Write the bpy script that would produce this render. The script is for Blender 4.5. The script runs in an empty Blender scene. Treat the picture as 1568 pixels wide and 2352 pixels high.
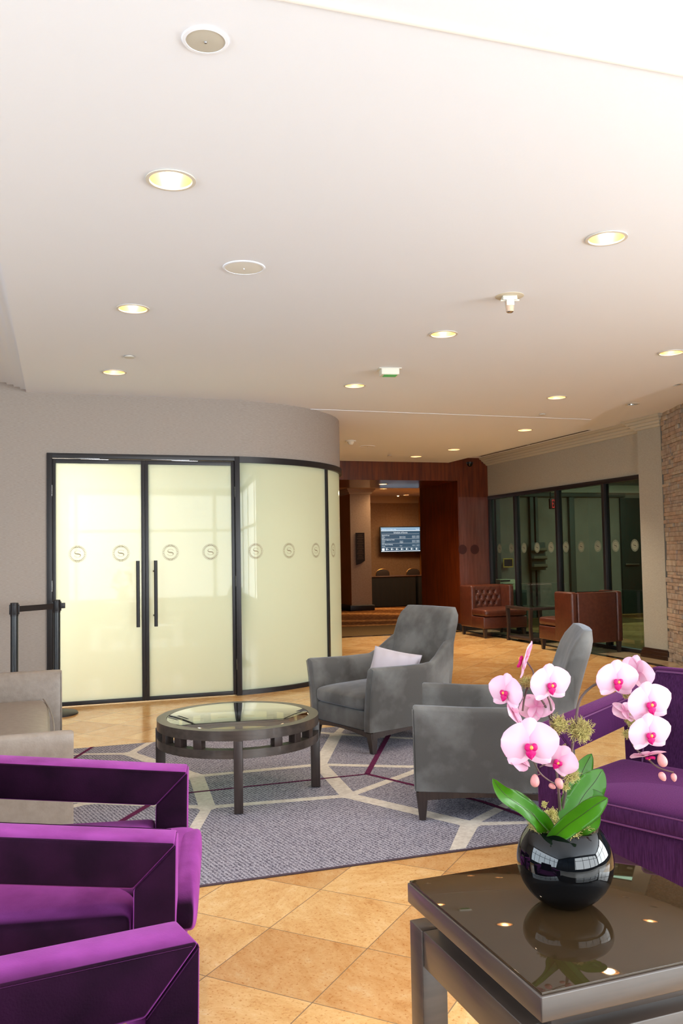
import bpy, bmesh, math, random
from mathutils import Vector, Matrix, Euler, noise as mnoise
random.seed(7)
S=bpy.context.scene
COL=S.collection
PI=math.pi
def rad(d): return math.radians(d)
# ---------------------------------------------------------------- camera
F=1973.56; CH=1.35
def cam_axes():
    ya,pi,ro=rad(18.198),rad(2.7625),rad(-1.0119)
    f=Vector((math.sin(ya)*math.cos(pi),math.cos(ya)*math.cos(pi),math.sin(pi)))
    r=Vector((math.cos(ya),-math.sin(ya),0)); u=r.cross(f)
    r2=math.cos(ro)*r+math.sin(ro)*u; u2=-math.sin(ro)*r+math.cos(ro)*u
    return r2,u2,f
CR,CU,CF=cam_axes(); C0=Vector((0,0,CH))
cd=bpy.data.cameras.new('camera'); cam=bpy.data.objects.new('camera',cd); COL.objects.link(cam)
cam.matrix_world=Matrix((( CR.x,CU.x,-CF.x,0),(CR.y,CU.y,-CF.y,0),(CR.z,CU.z,-CF.z,CH),(0,0,0,1)))
cd.sensor_fit='VERTICAL'; cd.sensor_height=36; cd.sensor_width=24; cd.lens=F/2352*36
cd.clip_start=.05; cd.clip_end=100
S.camera=cam
def ray(px,py): return CF*F+CR*(px-784)-CU*(py-1176)
def fl(px,py,z=0.0):
    d=ray(px,py); return C0+d*((z-CH)/d.z)
def hx(px,py,x): d=ray(px,py); return C0+d*(x/d.x)
def hy(px,py,y): d=ray(px,py); return C0+d*(y/d.y)
def at(px,py,D): return C0+ray(px,py)*(D/F)
# ---------------------------------------------------------------- materials
def lin(c):
    return tuple((v/255/12.92 if v/255<=.04045 else ((v/255+.055)/1.055)**2.4) for v in c)+(1,)
MATS={}
def nodes(m): return m.node_tree.nodes,m.node_tree.links
def mat(name,c,rough=.5,metal=0,spec=.5,coat=0,sheen=0,sheen_tint=None,sheen_rough=.4,emit=None,emit_s=0,trans=0,bump=None,c2=None,scale=5,stretch=(1,1,1),detail=4,ramp=(.35,.65),sss=0,coords='Object'):
    if name in MATS: return MATS[name]
    m=bpy.data.materials.new(name); m.use_nodes=True; n,l=nodes(m); b=n['Principled BSDF']
    b.inputs['Base Color'].default_value=lin(c); b.inputs['Roughness'].default_value=rough
    b.inputs['Metallic'].default_value=metal; b.inputs['Specular IOR Level'].default_value=spec
    b.inputs['Coat Weight'].default_value=coat; b.inputs['Coat Roughness'].default_value=.05
    b.inputs['Sheen Weight'].default_value=sheen; b.inputs['Sheen Roughness'].default_value=sheen_rough
    if sheen_tint: b.inputs['Sheen Tint'].default_value=lin(sheen_tint)
    if trans: b.inputs['Transmission Weight'].default_value=trans
    if sss: b.inputs['Subsurface Weight'].default_value=sss; b.inputs['Subsurface Radius'].default_value=(.02,.01,.01)
    if emit: b.inputs['Emission Color'].default_value=lin(emit); b.inputs['Emission Strength'].default_value=emit_s
    if c2 or bump:
        tc=n.new('ShaderNodeTexCoord'); mp=n.new('ShaderNodeMapping'); mp.inputs['Scale'].default_value=stretch
        l.new(tc.outputs[coords],mp.inputs[0])
    if c2:
        t=n.new('ShaderNodeTexNoise'); t.inputs['Scale'].default_value=scale; t.inputs['Detail'].default_value=detail
        l.new(mp.outputs[0],t.inputs['Vector'])
        r=n.new('ShaderNodeValToRGB'); r.color_ramp.elements[0].position=ramp[0]; r.color_ramp.elements[1].position=ramp[1]
        r.color_ramp.elements[0].color=lin(c); r.color_ramp.elements[1].color=lin(c2)
        l.new(t.outputs['Fac'],r.inputs[0]); l.new(r.outputs[0],b.inputs['Base Color'])
    if bump:
        t2=n.new('ShaderNodeTexNoise'); t2.inputs['Scale'].default_value=bump[0]; t2.inputs['Detail'].default_value=2
        l.new(mp.outputs[0],t2.inputs['Vector'])
        bp=n.new('ShaderNodeBump'); bp.inputs['Strength'].default_value=bump[1]; bp.inputs['Distance'].default_value=.01
        l.new(t2.outputs['Fac'],bp.inputs['Height']); l.new(bp.outputs[0],b.inputs['Normal'])
    MATS[name]=m; return m
def floor_mat():
    m=bpy.data.materials.new('marble_tiles'); m.use_nodes=True; n,l=nodes(m); b=n['Principled BSDF']
    tc=n.new('ShaderNodeTexCoord'); mp=n.new('ShaderNodeMapping'); mp.inputs['Rotation'].default_value=(0,0,rad(45))
    # tile grid rotated 45 degrees, 0.39 m
    mp.inputs['Location'].default_value=(.13,.02,0)
    l.new(tc.outputs['Object'],mp.inputs[0])
    sc=n.new('ShaderNodeVectorMath'); sc.operation='SCALE'; sc.inputs['Scale'].default_value=1/.39; l.new(mp.outputs[0],sc.inputs[0])
    flr=n.new('ShaderNodeVectorMath'); flr.operation='FLOOR'; l.new(sc.outputs[0],flr.inputs[0])
    frc=n.new('ShaderNodeVectorMath'); frc.operation='FRACTION'; l.new(sc.outputs[0],frc.inputs[0])
    wn=n.new('ShaderNodeTexWhiteNoise'); wn.noise_dimensions='3D'; l.new(flr.outputs[0],wn.inputs['Vector'])
    # stretched grain, offset and turned tile by tile
    off=n.new('ShaderNodeVectorMath'); off.operation='MULTIPLY_ADD'; l.new(wn.outputs['Color'],off.inputs[0]); off.inputs[1].default_value=(17,17,17); l.new(mp.outputs[0],off.inputs[2])
    vr=n.new('ShaderNodeVectorRotate'); vr.rotation_type='Z_AXIS'; l.new(off.outputs[0],vr.inputs['Vector'])
    an=n.new('ShaderNodeMath'); an.operation='MULTIPLY'; an.inputs[1].default_value=6.28; l.new(wn.outputs['Value'],an.inputs[0]); l.new(an.outputs[0],vr.inputs['Angle'])
    mp2=n.new('ShaderNodeMapping'); mp2.inputs['Scale'].default_value=(1.6,2.8,1); l.new(vr.outputs[0],mp2.inputs[0])
    ns=n.new('ShaderNodeTexNoise'); ns.inputs['Scale'].default_value=4.2; ns.inputs['Detail'].default_value=12; ns.inputs['Roughness'].default_value=.8; ns.inputs['Distortion'].default_value=.25; l.new(mp2.outputs[0],ns.inputs['Vector'])
    rp=n.new('ShaderNodeValToRGB'); e=rp.color_ramp.elements
    e[0].position=.28; e[0].color=lin((200,144,86)); e[1].position=.7; e[1].color=lin((244,216,170))
    x=e.new(.42); x.color=lin((226,176,112)); x=e.new(.56); x.color=lin((238,196,136))
    l.new(ns.outputs['Fac'],rp.inputs[0])
    tint=n.new('ShaderNodeValToRGB'); e=tint.color_ramp.elements; e[0].color=lin((205,165,120)); e[1].color=lin((255,247,235)); e[0].position=0; e[1].position=.75; l.new(wn.outputs['Value'],tint.inputs[0])
    mx=n.new('ShaderNodeMix'); mx.data_type='RGBA'; mx.blend_type='MULTIPLY'; mx.inputs[0].default_value=.55; l.new(rp.outputs[0],mx.inputs[6]); l.new(tint.outputs[0],mx.inputs[7])
    # speckles
    sp=n.new('ShaderNodeTexNoise'); sp.inputs['Scale'].default_value=95; sp.inputs['Detail'].default_value=3; l.new(mp.outputs[0],sp.inputs['Vector'])
    spr=n.new('ShaderNodeValToRGB'); spr.color_ramp.elements[0].position=.30; spr.color_ramp.elements[1].position=.42; spr.color_ramp.elements[0].color=lin((226,196,164)); spr.color_ramp.elements[1].color=(1,1,1,1); l.new(sp.outputs['Fac'],spr.inputs[0])
    mx2=n.new('ShaderNodeMix'); mx2.data_type='RGBA'; mx2.blend_type='MULTIPLY'; mx2.inputs[0].default_value=1; l.new(mx.outputs[2],mx2.inputs[6]); l.new(spr.outputs[0],mx2.inputs[7])
    # joints
    sx=n.new('ShaderNodeSeparateXYZ'); l.new(frc.outputs[0],sx.inputs[0])
    def edge(o):
        a=n.new('ShaderNodeMath'); a.operation='SUBTRACT'; a.inputs[1].default_value=.5; l.new(o,a.inputs[0])
        c=n.new('ShaderNodeMath'); c.operation='ABSOLUTE'; l.new(a.outputs[0],c.inputs[0])
        g=n.new('ShaderNodeMath'); g.operation='GREATER_THAN'; g.inputs[1].default_value=.4955; l.new(c.outputs[0],g.inputs[0]); return g
    g1,g2=edge(sx.outputs[0]),edge(sx.outputs[1])
    mm=n.new('ShaderNodeMath'); mm.operation='MAXIMUM'; l.new(g1.outputs[0],mm.inputs[0]); l.new(g2.outputs[0],mm.inputs[1])
    mx3=n.new('ShaderNodeMix'); mx3.data_type='RGBA'; mx3.inputs[7].default_value=lin((140,112,84)); l.new(mm.outputs[0],mx3.inputs[0]); l.new(mx2.outputs[2],mx3.inputs[6])
    l.new(mx3.outputs[2],b.inputs['Base Color'])
    b.inputs['Roughness'].default_value=.16; b.inputs['Specular IOR Level'].default_value=.5
    return m
def plaster(): return mat('ceiling_paint',(228,233,242),rough=.85,spec=.2,bump=(90,.03))
M_CEIL=plaster()
M_FLOOR=floor_mat()
def weave_mat(name,c,c2):
    m=mat(name,c,rough=.8,spec=.25,c2=c2,scale=55,stretch=(.6,.6,9),detail=3,ramp=(.3,.7)); return m
M_WALL=weave_mat('grasscloth_wallpaper',(150,139,130),(168,158,150))
M_WALL2=weave_mat('grasscloth_wallpaper_greige',(156,152,140),(176,173,160))
M_BLACK=mat('black_powder_coat',(34,31,33),rough=.38,spec=.4)
M_CROWN=mat('crown_paint',(182,180,166),rough=.6)
M_WOOD=mat('mahogany_panel',(108,46,16),rough=.3,c2=(74,26,8),scale=3,stretch=(9,9,.7),detail=8,coat=.35)
M_WOODG=mat('mahogany_gloss_panel',(116,66,54),rough=.3,c2=(98,52,42),scale=3,stretch=(9,9,.7),detail=6,coat=.5)
M_DARKWOOD=mat('espresso_wood',(56,47,42),rough=.33,c2=(72,62,56),scale=3,stretch=(1,14,14),detail=6,coat=.15)
M_ESPL=mat('espresso_leg',(58,46,42),rough=.35,c2=(46,36,33),scale=6,stretch=(12,12,1),detail=4)
M_SUEDE=mat('grey_suede',(84,81,78),rough=.85,spec=.15,c2=(114,112,109),scale=4.4,detail=5,ramp=(.4,.62),sheen=.45,sheen_tint=(190,200,215),bump=(260,.15))
M_LAV=mat('lavender_pillow_velvet',(196,186,192),rough=.8,spec=.2,sheen=.3,c2=(186,176,184),scale=5)
M_LEATHG=mat('taupe_leather',(142,128,116),rough=.4,spec=.5,c2=(132,118,106),scale=30,detail=5,bump=(120,.08))
M_BROWN=mat('cognac_leather',(88,44,30),rough=.36,spec=.5,c2=(74,35,23),scale=22,bump=(90,.06))
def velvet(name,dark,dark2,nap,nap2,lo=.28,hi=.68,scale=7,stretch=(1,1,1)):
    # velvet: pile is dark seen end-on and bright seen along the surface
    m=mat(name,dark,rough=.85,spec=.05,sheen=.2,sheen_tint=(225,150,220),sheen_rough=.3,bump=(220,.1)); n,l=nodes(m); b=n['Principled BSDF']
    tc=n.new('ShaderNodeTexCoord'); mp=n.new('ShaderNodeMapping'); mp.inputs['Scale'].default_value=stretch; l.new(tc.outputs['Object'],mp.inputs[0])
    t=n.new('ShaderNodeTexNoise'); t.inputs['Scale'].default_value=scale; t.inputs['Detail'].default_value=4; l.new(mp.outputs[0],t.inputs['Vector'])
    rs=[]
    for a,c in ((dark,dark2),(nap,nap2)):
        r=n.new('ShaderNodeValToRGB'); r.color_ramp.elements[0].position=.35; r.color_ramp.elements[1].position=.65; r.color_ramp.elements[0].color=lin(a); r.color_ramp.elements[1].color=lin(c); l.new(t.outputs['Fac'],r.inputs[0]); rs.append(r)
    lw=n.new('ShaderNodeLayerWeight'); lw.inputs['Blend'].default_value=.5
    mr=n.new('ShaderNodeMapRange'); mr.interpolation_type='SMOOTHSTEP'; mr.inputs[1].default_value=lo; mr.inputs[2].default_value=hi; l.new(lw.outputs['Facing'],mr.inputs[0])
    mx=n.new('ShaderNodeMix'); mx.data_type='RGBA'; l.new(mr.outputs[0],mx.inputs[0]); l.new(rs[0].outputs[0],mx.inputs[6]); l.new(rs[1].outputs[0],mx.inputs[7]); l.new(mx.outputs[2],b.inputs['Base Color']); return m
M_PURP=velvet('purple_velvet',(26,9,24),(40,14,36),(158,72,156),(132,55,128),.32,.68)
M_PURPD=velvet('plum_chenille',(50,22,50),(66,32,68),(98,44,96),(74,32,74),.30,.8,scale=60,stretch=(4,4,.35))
M_PIPE=mat('plum_piping',(88,34,82),rough=.6,sheen=.2,sheen_tint=(255,150,240))
M_CHROME=mat('brushed_steel',(190,190,192),rough=.25,metal=1)
M_WHITEP=mat('white_plastic',(222,218,205),rough=.5)
M_TRIM=mat('downlight_trim',(205,200,190),rough=.4)
M_GLOSSBLK=mat('glossy_black_ceramic',(5,6,8),rough=.03,spec=.5)
M_BLKGLASS=mat('smoked_glass_top',(54,40,24),rough=.03,spec=.5)
M_BULB=mat('lamp_bulb',(255,240,210),emit=(255,226,180),emit_s=55)
def refl_mat():
    m=mat('gold_reflector',(248,218,186),rough=.28,metal=.9); return m
M_REFL=refl_mat()
M_REFLOFF=mat('dim_reflector',(200,196,188),rough=.25,metal=1)
M_DARK=mat('dark_recess',(40,38,36),rough=.8)
def glassmat(name,tint,refl=.1,ior=1.5):
    m=bpy.data.materials.new(name); m.use_nodes=True; n,l=nodes(m); n.remove(n['Principled BSDF'])
    o=n['Material Output']; t=n.new('ShaderNodeBsdfTransparent'); t.inputs[0].default_value=lin(tint)
    g=n.new('ShaderNodeBsdfGlossy'); g.inputs['Roughness'].default_value=.02; g.inputs['Color'].default_value=(1,1,1,1)
    fr=n.new('ShaderNodeFresnel'); fr.inputs['IOR'].default_value=ior
    ad=n.new('ShaderNodeMath'); ad.operation='ADD'; ad.inputs[1].default_value=refl; ad.use_clamp=True; ge=n.new('ShaderNodeNewGeometry'); iv=n.new('ShaderNodeMath'); iv.operation='SUBTRACT'; iv.inputs[0].default_value=1; l.new(ge.outputs['Backfacing'],iv.inputs[1]); l.new(fr.outputs[0],ad.inputs[0])
    ml=n.new('ShaderNodeMath'); ml.operation='MULTIPLY'; l.new(ad.outputs[0],ml.inputs[0]); l.new(iv.outputs[0],ml.inputs[1])
    mx=n.new('ShaderNodeMixShader'); l.new(ml.outputs[0],mx.inputs[0]); l.new(t.outputs[0],mx.inputs[1]); l.new(g.outputs[0],mx.inputs[2]); l.new(mx.outputs[0],o.inputs[0]); return m
M_GLASS=glassmat('clear_table_glass',(208,226,210),.25)
M_DARKGLASS=glassmat('tinted_partition_glass',(166,190,182),.03,1.4)
M_WINGLASS=glassmat('clear_window_glass',(250,252,252),0,1.2)
def frosted():
    m=bpy.data.materials.new('frosted_glass'); m.use_nodes=True; n,l=nodes(m); n.remove(n['Principled BSDF']); o=n['Material Output']
    d=n.new('ShaderNodeBsdfDiffuse'); d.inputs[0].default_value=lin((200,216,192))
    t=n.new('ShaderNodeBsdfTranslucent'); t.inputs[0].default_value=lin((250,249,238))
    mx=n.new('ShaderNodeMixShader'); mx.inputs[0].default_value=.5; l.new(d.outputs[0],mx.inputs[1]); l.new(t.outputs[0],mx.inputs[2])
    g=n.new('ShaderNodeBsdfGlossy'); g.inputs['Roughness'].default_value=.03
    fr=n.new('ShaderNodeFresnel'); fr.inputs['IOR'].default_value=1.5
    sc=n.new('ShaderNodeMath'); sc.operation='MULTIPLY'; sc.inputs[1].default_value=.45; l.new(fr.outputs[0],sc.inputs[0]); m2=n.new('ShaderNodeMixShader'); l.new(sc.outputs[0],m2.inputs[0]); l.new(mx.outputs[0],m2.inputs[1]); l.new(g.outputs[0],m2.inputs[2]); l.new(m2.outputs[0],o.inputs[0]); return m
M_FROST=frosted()
M_EMB=mat('emblem_film',(158,150,122),rough=.5)
M_EMB2=mat('emblem_film_pale',(132,140,122),rough=.6)
# ---------------------------------------------------------------- mesh helpers
def NB(): return bmesh.new()
def rbox(bm,lo,hi,r=.0,seg=3,M=None,mi=0):
    t=bmesh.new(); bmesh.ops.create_cube(t,size=1)
    lo=Vector(lo); hi=Vector(hi); s=hi-lo; c=(hi+lo)/2
    for v in t.verts: v.co=Vector((v.co.x*s.x,v.co.y*s.y,v.co.z*s.z))+c
    if r>0: bmesh.ops.bevel(t,geom=t.edges[:],offset=min(r,min(s)*.49),segments=seg,profile=.5,affect='EDGES')
    merge(bm,t,M,mi)
def merge(bm,t,M=None,mi=0,keep=False):
    mp={}
    for v in t.verts: mp[v]=bm.verts.new(M@v.co if M else v.co)
    for f in t.faces:
        try:
            nf=bm.faces.new([mp[v] for v in f.verts]); nf.material_index=f.material_index if keep else mi
        except ValueError: pass
    t.free()
def cyl(bm,p0,p1,r0,r1=None,n=24,mi=0,caps=True):
    p0=Vector(p0);p1=Vector(p1); r1=r0 if r1 is None else r1
    d=(p1-p0).normalized(); a=d.orthogonal().normalized(); b=d.cross(a)
    A=[bm.verts.new(p0+(a*math.cos(t)+b*math.sin(t))*r0) for t in [2*PI*i/n for i in range(n)]]
    B=[bm.verts.new(p1+(a*math.cos(t)+b*math.sin(t))*r1) for t in [2*PI*i/n for i in range(n)]]
    for i in range(n):
        f=bm.faces.new((A[i],A[(i+1)%n],B[(i+1)%n],B[i])); f.material_index=mi
    if caps:
        f=bm.faces.new(A[::-1]); f.material_index=mi; f=bm.faces.new(B); f.material_index=mi
def lathe(bm,c,prof,n=48,mi=0,close=False):
    c=Vector(c); rings=[]
    for r,z in prof:
        if r<1e-6: rings.append([bm.verts.new(c+Vector((0,0,z)))])
        else: rings.append([bm.verts.new(c+Vector((r*math.cos(2*PI*i/n),r*math.sin(2*PI*i/n),z))) for i in range(n)])
    prs=list(zip(rings,rings[1:]))
    if close: prs.append((rings[-1],rings[0]))
    for A,B in prs:
        for i in range(n):
            j=(i+1)%n
            if len(A)==1 and len(B)==1: continue
            if len(A)==1: f=bm.faces.new((A[0],B[j],B[i]))
            elif len(B)==1: f=bm.faces.new((A[i],A[j],B[0]))
            else: f=bm.faces.new((A[i],A[j],B[j],B[i]))
            f.material_index=mi
def tube(bm,pts,r,n=8,mi=0,closed=False,caps=True):
    pts=[Vector(p) for p in pts]; rs=r if isinstance(r,(list,tuple)) else [r]*len(pts)
    N=len(pts); rings=[]; prev=None
    for i,p in enumerate(pts):
        if closed: d=(pts[(i+1)%N]-pts[i-1])
        else: d=pts[min(i+1,N-1)]-pts[max(i-1,0)]
        d=d.normalized() if d.length>1e-9 else Vector((0,0,1))
        if prev is None: a=d.orthogonal().normalized()
        else:
            a=prev-d*prev.dot(d); a=a.normalized() if a.length>1e-6 else d.orthogonal().normalized()
        prev=a; b=d.cross(a)
        rings.append([bm.verts.new(p+(a*math.cos(2*PI*k/n)+b*math.sin(2*PI*k/n))*rs[i]) for k in range(n)])
    rng=range(N) if closed else range(N-1)
    for i in rng:
        A,B=rings[i],rings[(i+1)%N]
        for k in range(n):
            f=bm.faces.new((A[k],A[(k+1)%n],B[(k+1)%n],B[k])); f.material_index=mi
    if caps and not closed:
        bm.faces.new(rings[0][::-1]).material_index=mi; bm.faces.new(rings[-1]).material_index=mi
def loft(bm,secs,mi=0,caps=True,closed=True):
    R=[[bm.verts.new(Vector(p)) for p in s] for s in secs]; n=len(R[0])
    for A,B in zip(R,R[1:]):
        for k in range(n if closed else n-1):
            f=bm.faces.new((A[k],A[(k+1)%n],B[(k+1)%n],B[k])); f.material_index=mi
    if caps and closed:
        bm.faces.new(R[0][::-1]).material_index=mi; bm.faces.new(R[-1]).material_index=mi
def prism(bm,poly,z0,z1,mi=0,axis='z'):
    def P(a,b,h): return Vector((a,b,h)) if axis=='z' else (Vector((a,h,b)) if axis=='y' else Vector((h,a,b)))
    A=[bm.verts.new(P(a,b,z0)) for a,b in poly]; B=[bm.verts.new(P(a,b,z1)) for a,b in poly]; n=len(poly)
    for i in range(n): bm.faces.new((A[i],A[(i+1)%n],B[(i+1)%n],B[i])).material_index=mi
    bm.faces.new(A[::-1]).material_index=mi; bm.faces.new(B).material_index=mi
def superq(bm,c,s,e1=.4,e2=.22,nu=20,nv=44,M=None,mi=0,fn=None):
    def sg(v,e): return math.copysign(abs(v)**e,v)
    t=bmesh.new(); rings=[]
    for i in range(nu+1):
        a=-PI/2+PI*i/nu
        ring=[]
        for j in range(nv):
            w=2*PI*(j+.5)/nv
            p=Vector((s[0]*sg(math.cos(a),e1)*sg(math.cos(w),e2),s[1]*sg(math.cos(a),e1)*sg(math.sin(w),e2),s[2]*sg(math.sin(a),e1)))
            if fn: p=fn(p)
            ring.append(t.verts.new(p+Vector(c)))
        rings.append(ring)
    for A,B in zip(rings,rings[1:]):
        for k in range(nv):
            t.faces.new((A[k],A[(k+1)%nv],B[(k+1)%nv],B[k]))
    bmesh.ops.remove_doubles(t,verts=t.verts[:],dist=1e-5)
    merge(bm,t,M,mi)
def obj(name,bm,mats,parent=None,smooth=True,angle=40,subsurf=0):
    bmesh.ops.recalc_face_normals(bm,faces=bm.faces[:])
    me=bpy.data.meshes.new(name); 
    if smooth:
        ca=rad(angle)
        for f in bm.faces: f.smooth=True
        for e in bm.edges:
            if len(e.link_faces)==2 and e.calc_face_angle(0)>ca: e.smooth=False
    bm.to_mesh(me); bm.free()
    for m in (mats if isinstance(mats,(list,tuple)) else [mats]): me.materials.append(m)
    o=bpy.data.objects.new(name,me); COL.objects.link(o)
    if parent: o.parent=parent
    if subsurf:
        s=o.modifiers.new('smooth','SUBSURF'); s.levels=subsurf; s.render_levels=subsurf
    return o
def thing(name,label,cat,loc=(0,0,0),rotz=0,group=None):
    o=bpy.data.objects.new(name,None); COL.objects.link(o); o.empty_display_size=.1
    o.location=loc; o.rotation_euler=(0,0,rotz); o['label']=label; o['category']=cat
    if group: o['group']=group
    return o
def tag(o,label,cat,group=None,kind=None):
    o['label']=label; o['category']=cat
    if group: o['group']=group
    if kind: o['kind']=kind
    return o
def struct(name,bm,m,smooth=True,parent=None):
    o=obj(name,bm,m,parent,smooth)
    if not parent: o['kind']='structure'
    return o
def sempty(name,loc=(0,0,0)):
    o=bpy.data.objects.new(name,None); COL.objects.link(o); o.location=loc; o['kind']='structure'; return o
def dup(root,loc,rotz=None,label=None):
    r=root.copy(); COL.objects.link(r); r.location=loc
    if rotz is not None: r.rotation_euler=(0,0,rotz)
    if label: r['label']=label
    for ch in list(root.children):
        c=ch.copy(); COL.objects.link(c); c.parent=r
        for g in list(ch.children):
            d=g.copy(); COL.objects.link(d); d.parent=c
    return r
def sst(x): x=max(0,min(1,x)); return x*x*(3-2*x)
def textmesh(body,size,loc,rot=(PI/2,0,0),align='LEFT',sx=1,ext=0):
    cu=bpy.data.curves.new('txt','FONT'); cu.body=body; cu.size=size; cu.align_x=align; cu.extrude=ext
    o=bpy.data.objects.new('txt',cu); COL.objects.link(o)
    bpy.context.view_layer.update()
    dg=bpy.context.evaluated_depsgraph_get(); me=bpy.data.meshes.new_from_object(o.evaluated_get(dg))
    M=Matrix.Translation(loc)@Euler(rot).to_matrix().to_4x4()@Matrix.Diagonal((sx,1,1,1))
    t=bmesh.new(); t.from_mesh(me); bpy.data.objects.remove(o); bpy.data.curves.remove(cu); bpy.data.meshes.remove(me)
    for v in t.verts: v.co=M@v.co
    return t
# ================================================================= SETTING
ZC=2.87; ZR=2.96; YD=8.27
# floor
bm=NB(); prism(bm,[(-4.2,.6),(12.5,.6),(12.5,13.3),(-4.2,13.3)],-.1,0); struct('floor',bm,M_FLOOR,False)
# dark granite border band, lying in the floor along the right wall and pale tiles beyond it
M_BAND=mat('dark_granite',(44,34,28),rough=.15,c2=(60,48,38),scale=40)
M_PALE=mat('pale_marble',(190,168,136),rough=.15,c2=(172,148,116),scale=4,detail=6)
bm=NB()
prism(bm,[(6.50,8.35),(6.60,8.35),(6.60,13.3),(6.50,13.3)],.0,.002)
prism(bm,[(6.0,6.0),(6.25,7.6),(6.50,8.35),(6.60,8.35),(6.35,7.55),(6.10,6.0)],.0,.002)
struct('trim_1',bm,M_BAND,False)
bm=NB(); prism(bm,[(6.6,8.35),(7.04,8.6),(7.04,13.3),(6.60,13.3)],0,.0015); prism(bm,[(6.12,6.0),(6.37,7.55),(6.6,8.35),(6.9,8.5),(6.5,6.0)],0,.0015); struct('trim_2',bm,M_PALE,False)
bm=NB(); prism(bm,[(-4.2,-3),(12.5,-3),(12.5,.6),(-4.2,.6)],-.1,0); struct('floor_4',bm,mat('pale_bounce_marble',(222,216,206),rough=.2,c2=(206,198,188),scale=3),False)  # unseen floor behind the camera, made pale to bounce neutral light
bm=NB(); prism(bm,[(3,13.16),(6.49,13.16),(6.49,13.3),(3,13.3)],0,.003); struct('trim_3',bm,M_BAND,False)
# hall carpet
def carpet_mat():
    m=mat('hall_carpet',(112,72,36),rough=.95,spec=.05); n,l=nodes(m); b=n['Principled BSDF']
    tc=n.new('ShaderNodeTexCoord'); w=n.new('ShaderNodeTexWave'); w.wave_type='RINGS'; w.inputs['Scale'].default_value=.22; w.inputs['Distortion'].default_value=14; w.inputs['Detail'].default_value=1; w.inputs['Detail Scale'].default_value=.6
    l.new(tc.outputs['Object'],w.inputs['Vector'])
    r=n.new('ShaderNodeValToRGB'); e=r.color_ramp.elements; e[0].position=.0; e[0].color=lin((132,86,46)); e[1].position=1; e[1].color=lin((214,160,100))
    x=e.new(.80); x.color=lin((146,98,54)); x=e.new(.86); x.color=lin((204,146,86))
    l.new(w.outputs['Fac'],r.inputs[0])
    v=n.new('ShaderNodeTexVoronoi'); v.inputs['Scale'].default_value=14; l.new(tc.outputs['Object'],v.inputs['Vector'])
    vr=n.new('ShaderNodeValToRGB'); vr.color_ramp.elements[0].color=(1,1,1,1); vr.color_ramp.elements[1].color=lin((120,90,60)); vr.color_ramp.elements[0].position=.2; vr.color_ramp.elements[1].position=.6; l.new(v.outputs['Distance'],vr.inputs[0])
    mx=n.new('ShaderNodeMix'); mx.data_type='RGBA'; mx.blend_type='MULTIPLY'; mx.inputs[0].default_value=.6; l.new(r.outputs[0],mx.inputs[6]); l.new(vr.outputs[0],mx.inputs[7]); l.new(mx.outputs[2],b.inputs['Base Color']); return m
M_CARPET=carpet_mat()
M_CARPB=mat('carpet_border',(108,84,52),rough=.95,spec=.05,c2=(96,72,44),scale=60)
bm=NB(); prism(bm,[(-1,13.3),(12.5,13.3),(12.5,24),(-1,24)],-.1,0); 
for f in bm.faces: f.material_index=0
prism(bm,[(3,13.32),(10.5,13.32),(10.5,15.0),(3,15.0)],0,.004,mi=1)
o=obj('hall_floor',bm,[M_CARPET,M_CARPB],None,False); o['kind']='structure'; o.name='floor_2'
# ---- ceiling with round holes for the downlights
curve=[(6.33,13.36),(6.33,12.5),(6.345,9.6),(6.216,9.282),(6.014,8.778),(5.828,8.292),(5.70,7.85),(5.60,7.40),(5.53,6.95),(5.46,6.5),(5.44,5.9),(5.48,5.0),(5.7,3.5),(6.1,1.5),(6.3,-3)]
LIT=[(.43,3.437,'lit recessed gold downlight, largest and nearest, left of the ceiling'),
 (.43,5.32,'lit recessed downlight behind the nearest left one, beside the round grille speaker'),
 (.43,7.206,'lit recessed downlight close above the frosted double doors'),
 (2.545,3.518,'bright recessed downlight, nearest on the right half of the ceiling'),
 (2.55,5.41,'lit recessed downlight between the ceiling spotlight and the small green-lit sensor box'),
 (2.545,7.295,'lit recessed downlight nearest the corner of the curved grey wall'),
 (4.53,5.492,'lit recessed downlight cut by the right edge of the photo'),
 (4.714,7.406,'lit recessed downlight just left of the curved ceiling edge'),
 (5.587,9.525,'lit recessed downlight between the curved ceiling edge and the slot vent'),
 (5.585,11.578,'lit recessed downlight before the wooden portal, nearer the slot vent'),
 (5.38,12.532,'lit recessed downlight nearest the wooden portal')]
RH=.088
def ceil_poly(outline,holes,z,bm):
    es=[]
    def loop(pts):
        vs=[bm.verts.new((x,y,z)) for x,y in pts]
        for i in range(len(vs)): es.append(bm.edges.new((vs[i],vs[(i+1)%len(vs)])))
    loop(outline)
    for (x,y,r) in holes: loop([(x+r*math.cos(2*PI*i/32),y+r*math.sin(2*PI*i/32)) for i in range(32)])
    bmesh.ops.triangle_fill(bm,use_beauty=True,use_dissolve=False,edges=es)
bm=NB()
outline=[(-.284,-3),(-.284,13.36)]+curve
ceil_poly(outline,[(a,b,RH) for a,b,_ in LIT],ZC,bm)
# lip of the curved drop
for (x0,y0),(x1,y1) in zip(curve,curve[1:]):
    vs=[bm.verts.new(p) for p in ((x0,y0,ZC),(x1,y1,ZC),(x1,y1,ZR),(x0,y0,ZR))]; bm.faces.new(vs)
bmesh.ops.remove_doubles(bm,verts=bm.verts[:],dist=1e-5)
o=struct('ceiling',bm,M_CEIL,False)
RA=[(6.08,8.03),(5.77,6.96)]
bm=NB(); ceil_poly([(6.33,13.36)]+curve[1:]+[(12.5,-3),(12.5,13.36)],[(a,b,.065) for a,b in RA],ZR,bm); o=struct('ceiling_2',bm,M_CEIL,False)
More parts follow.
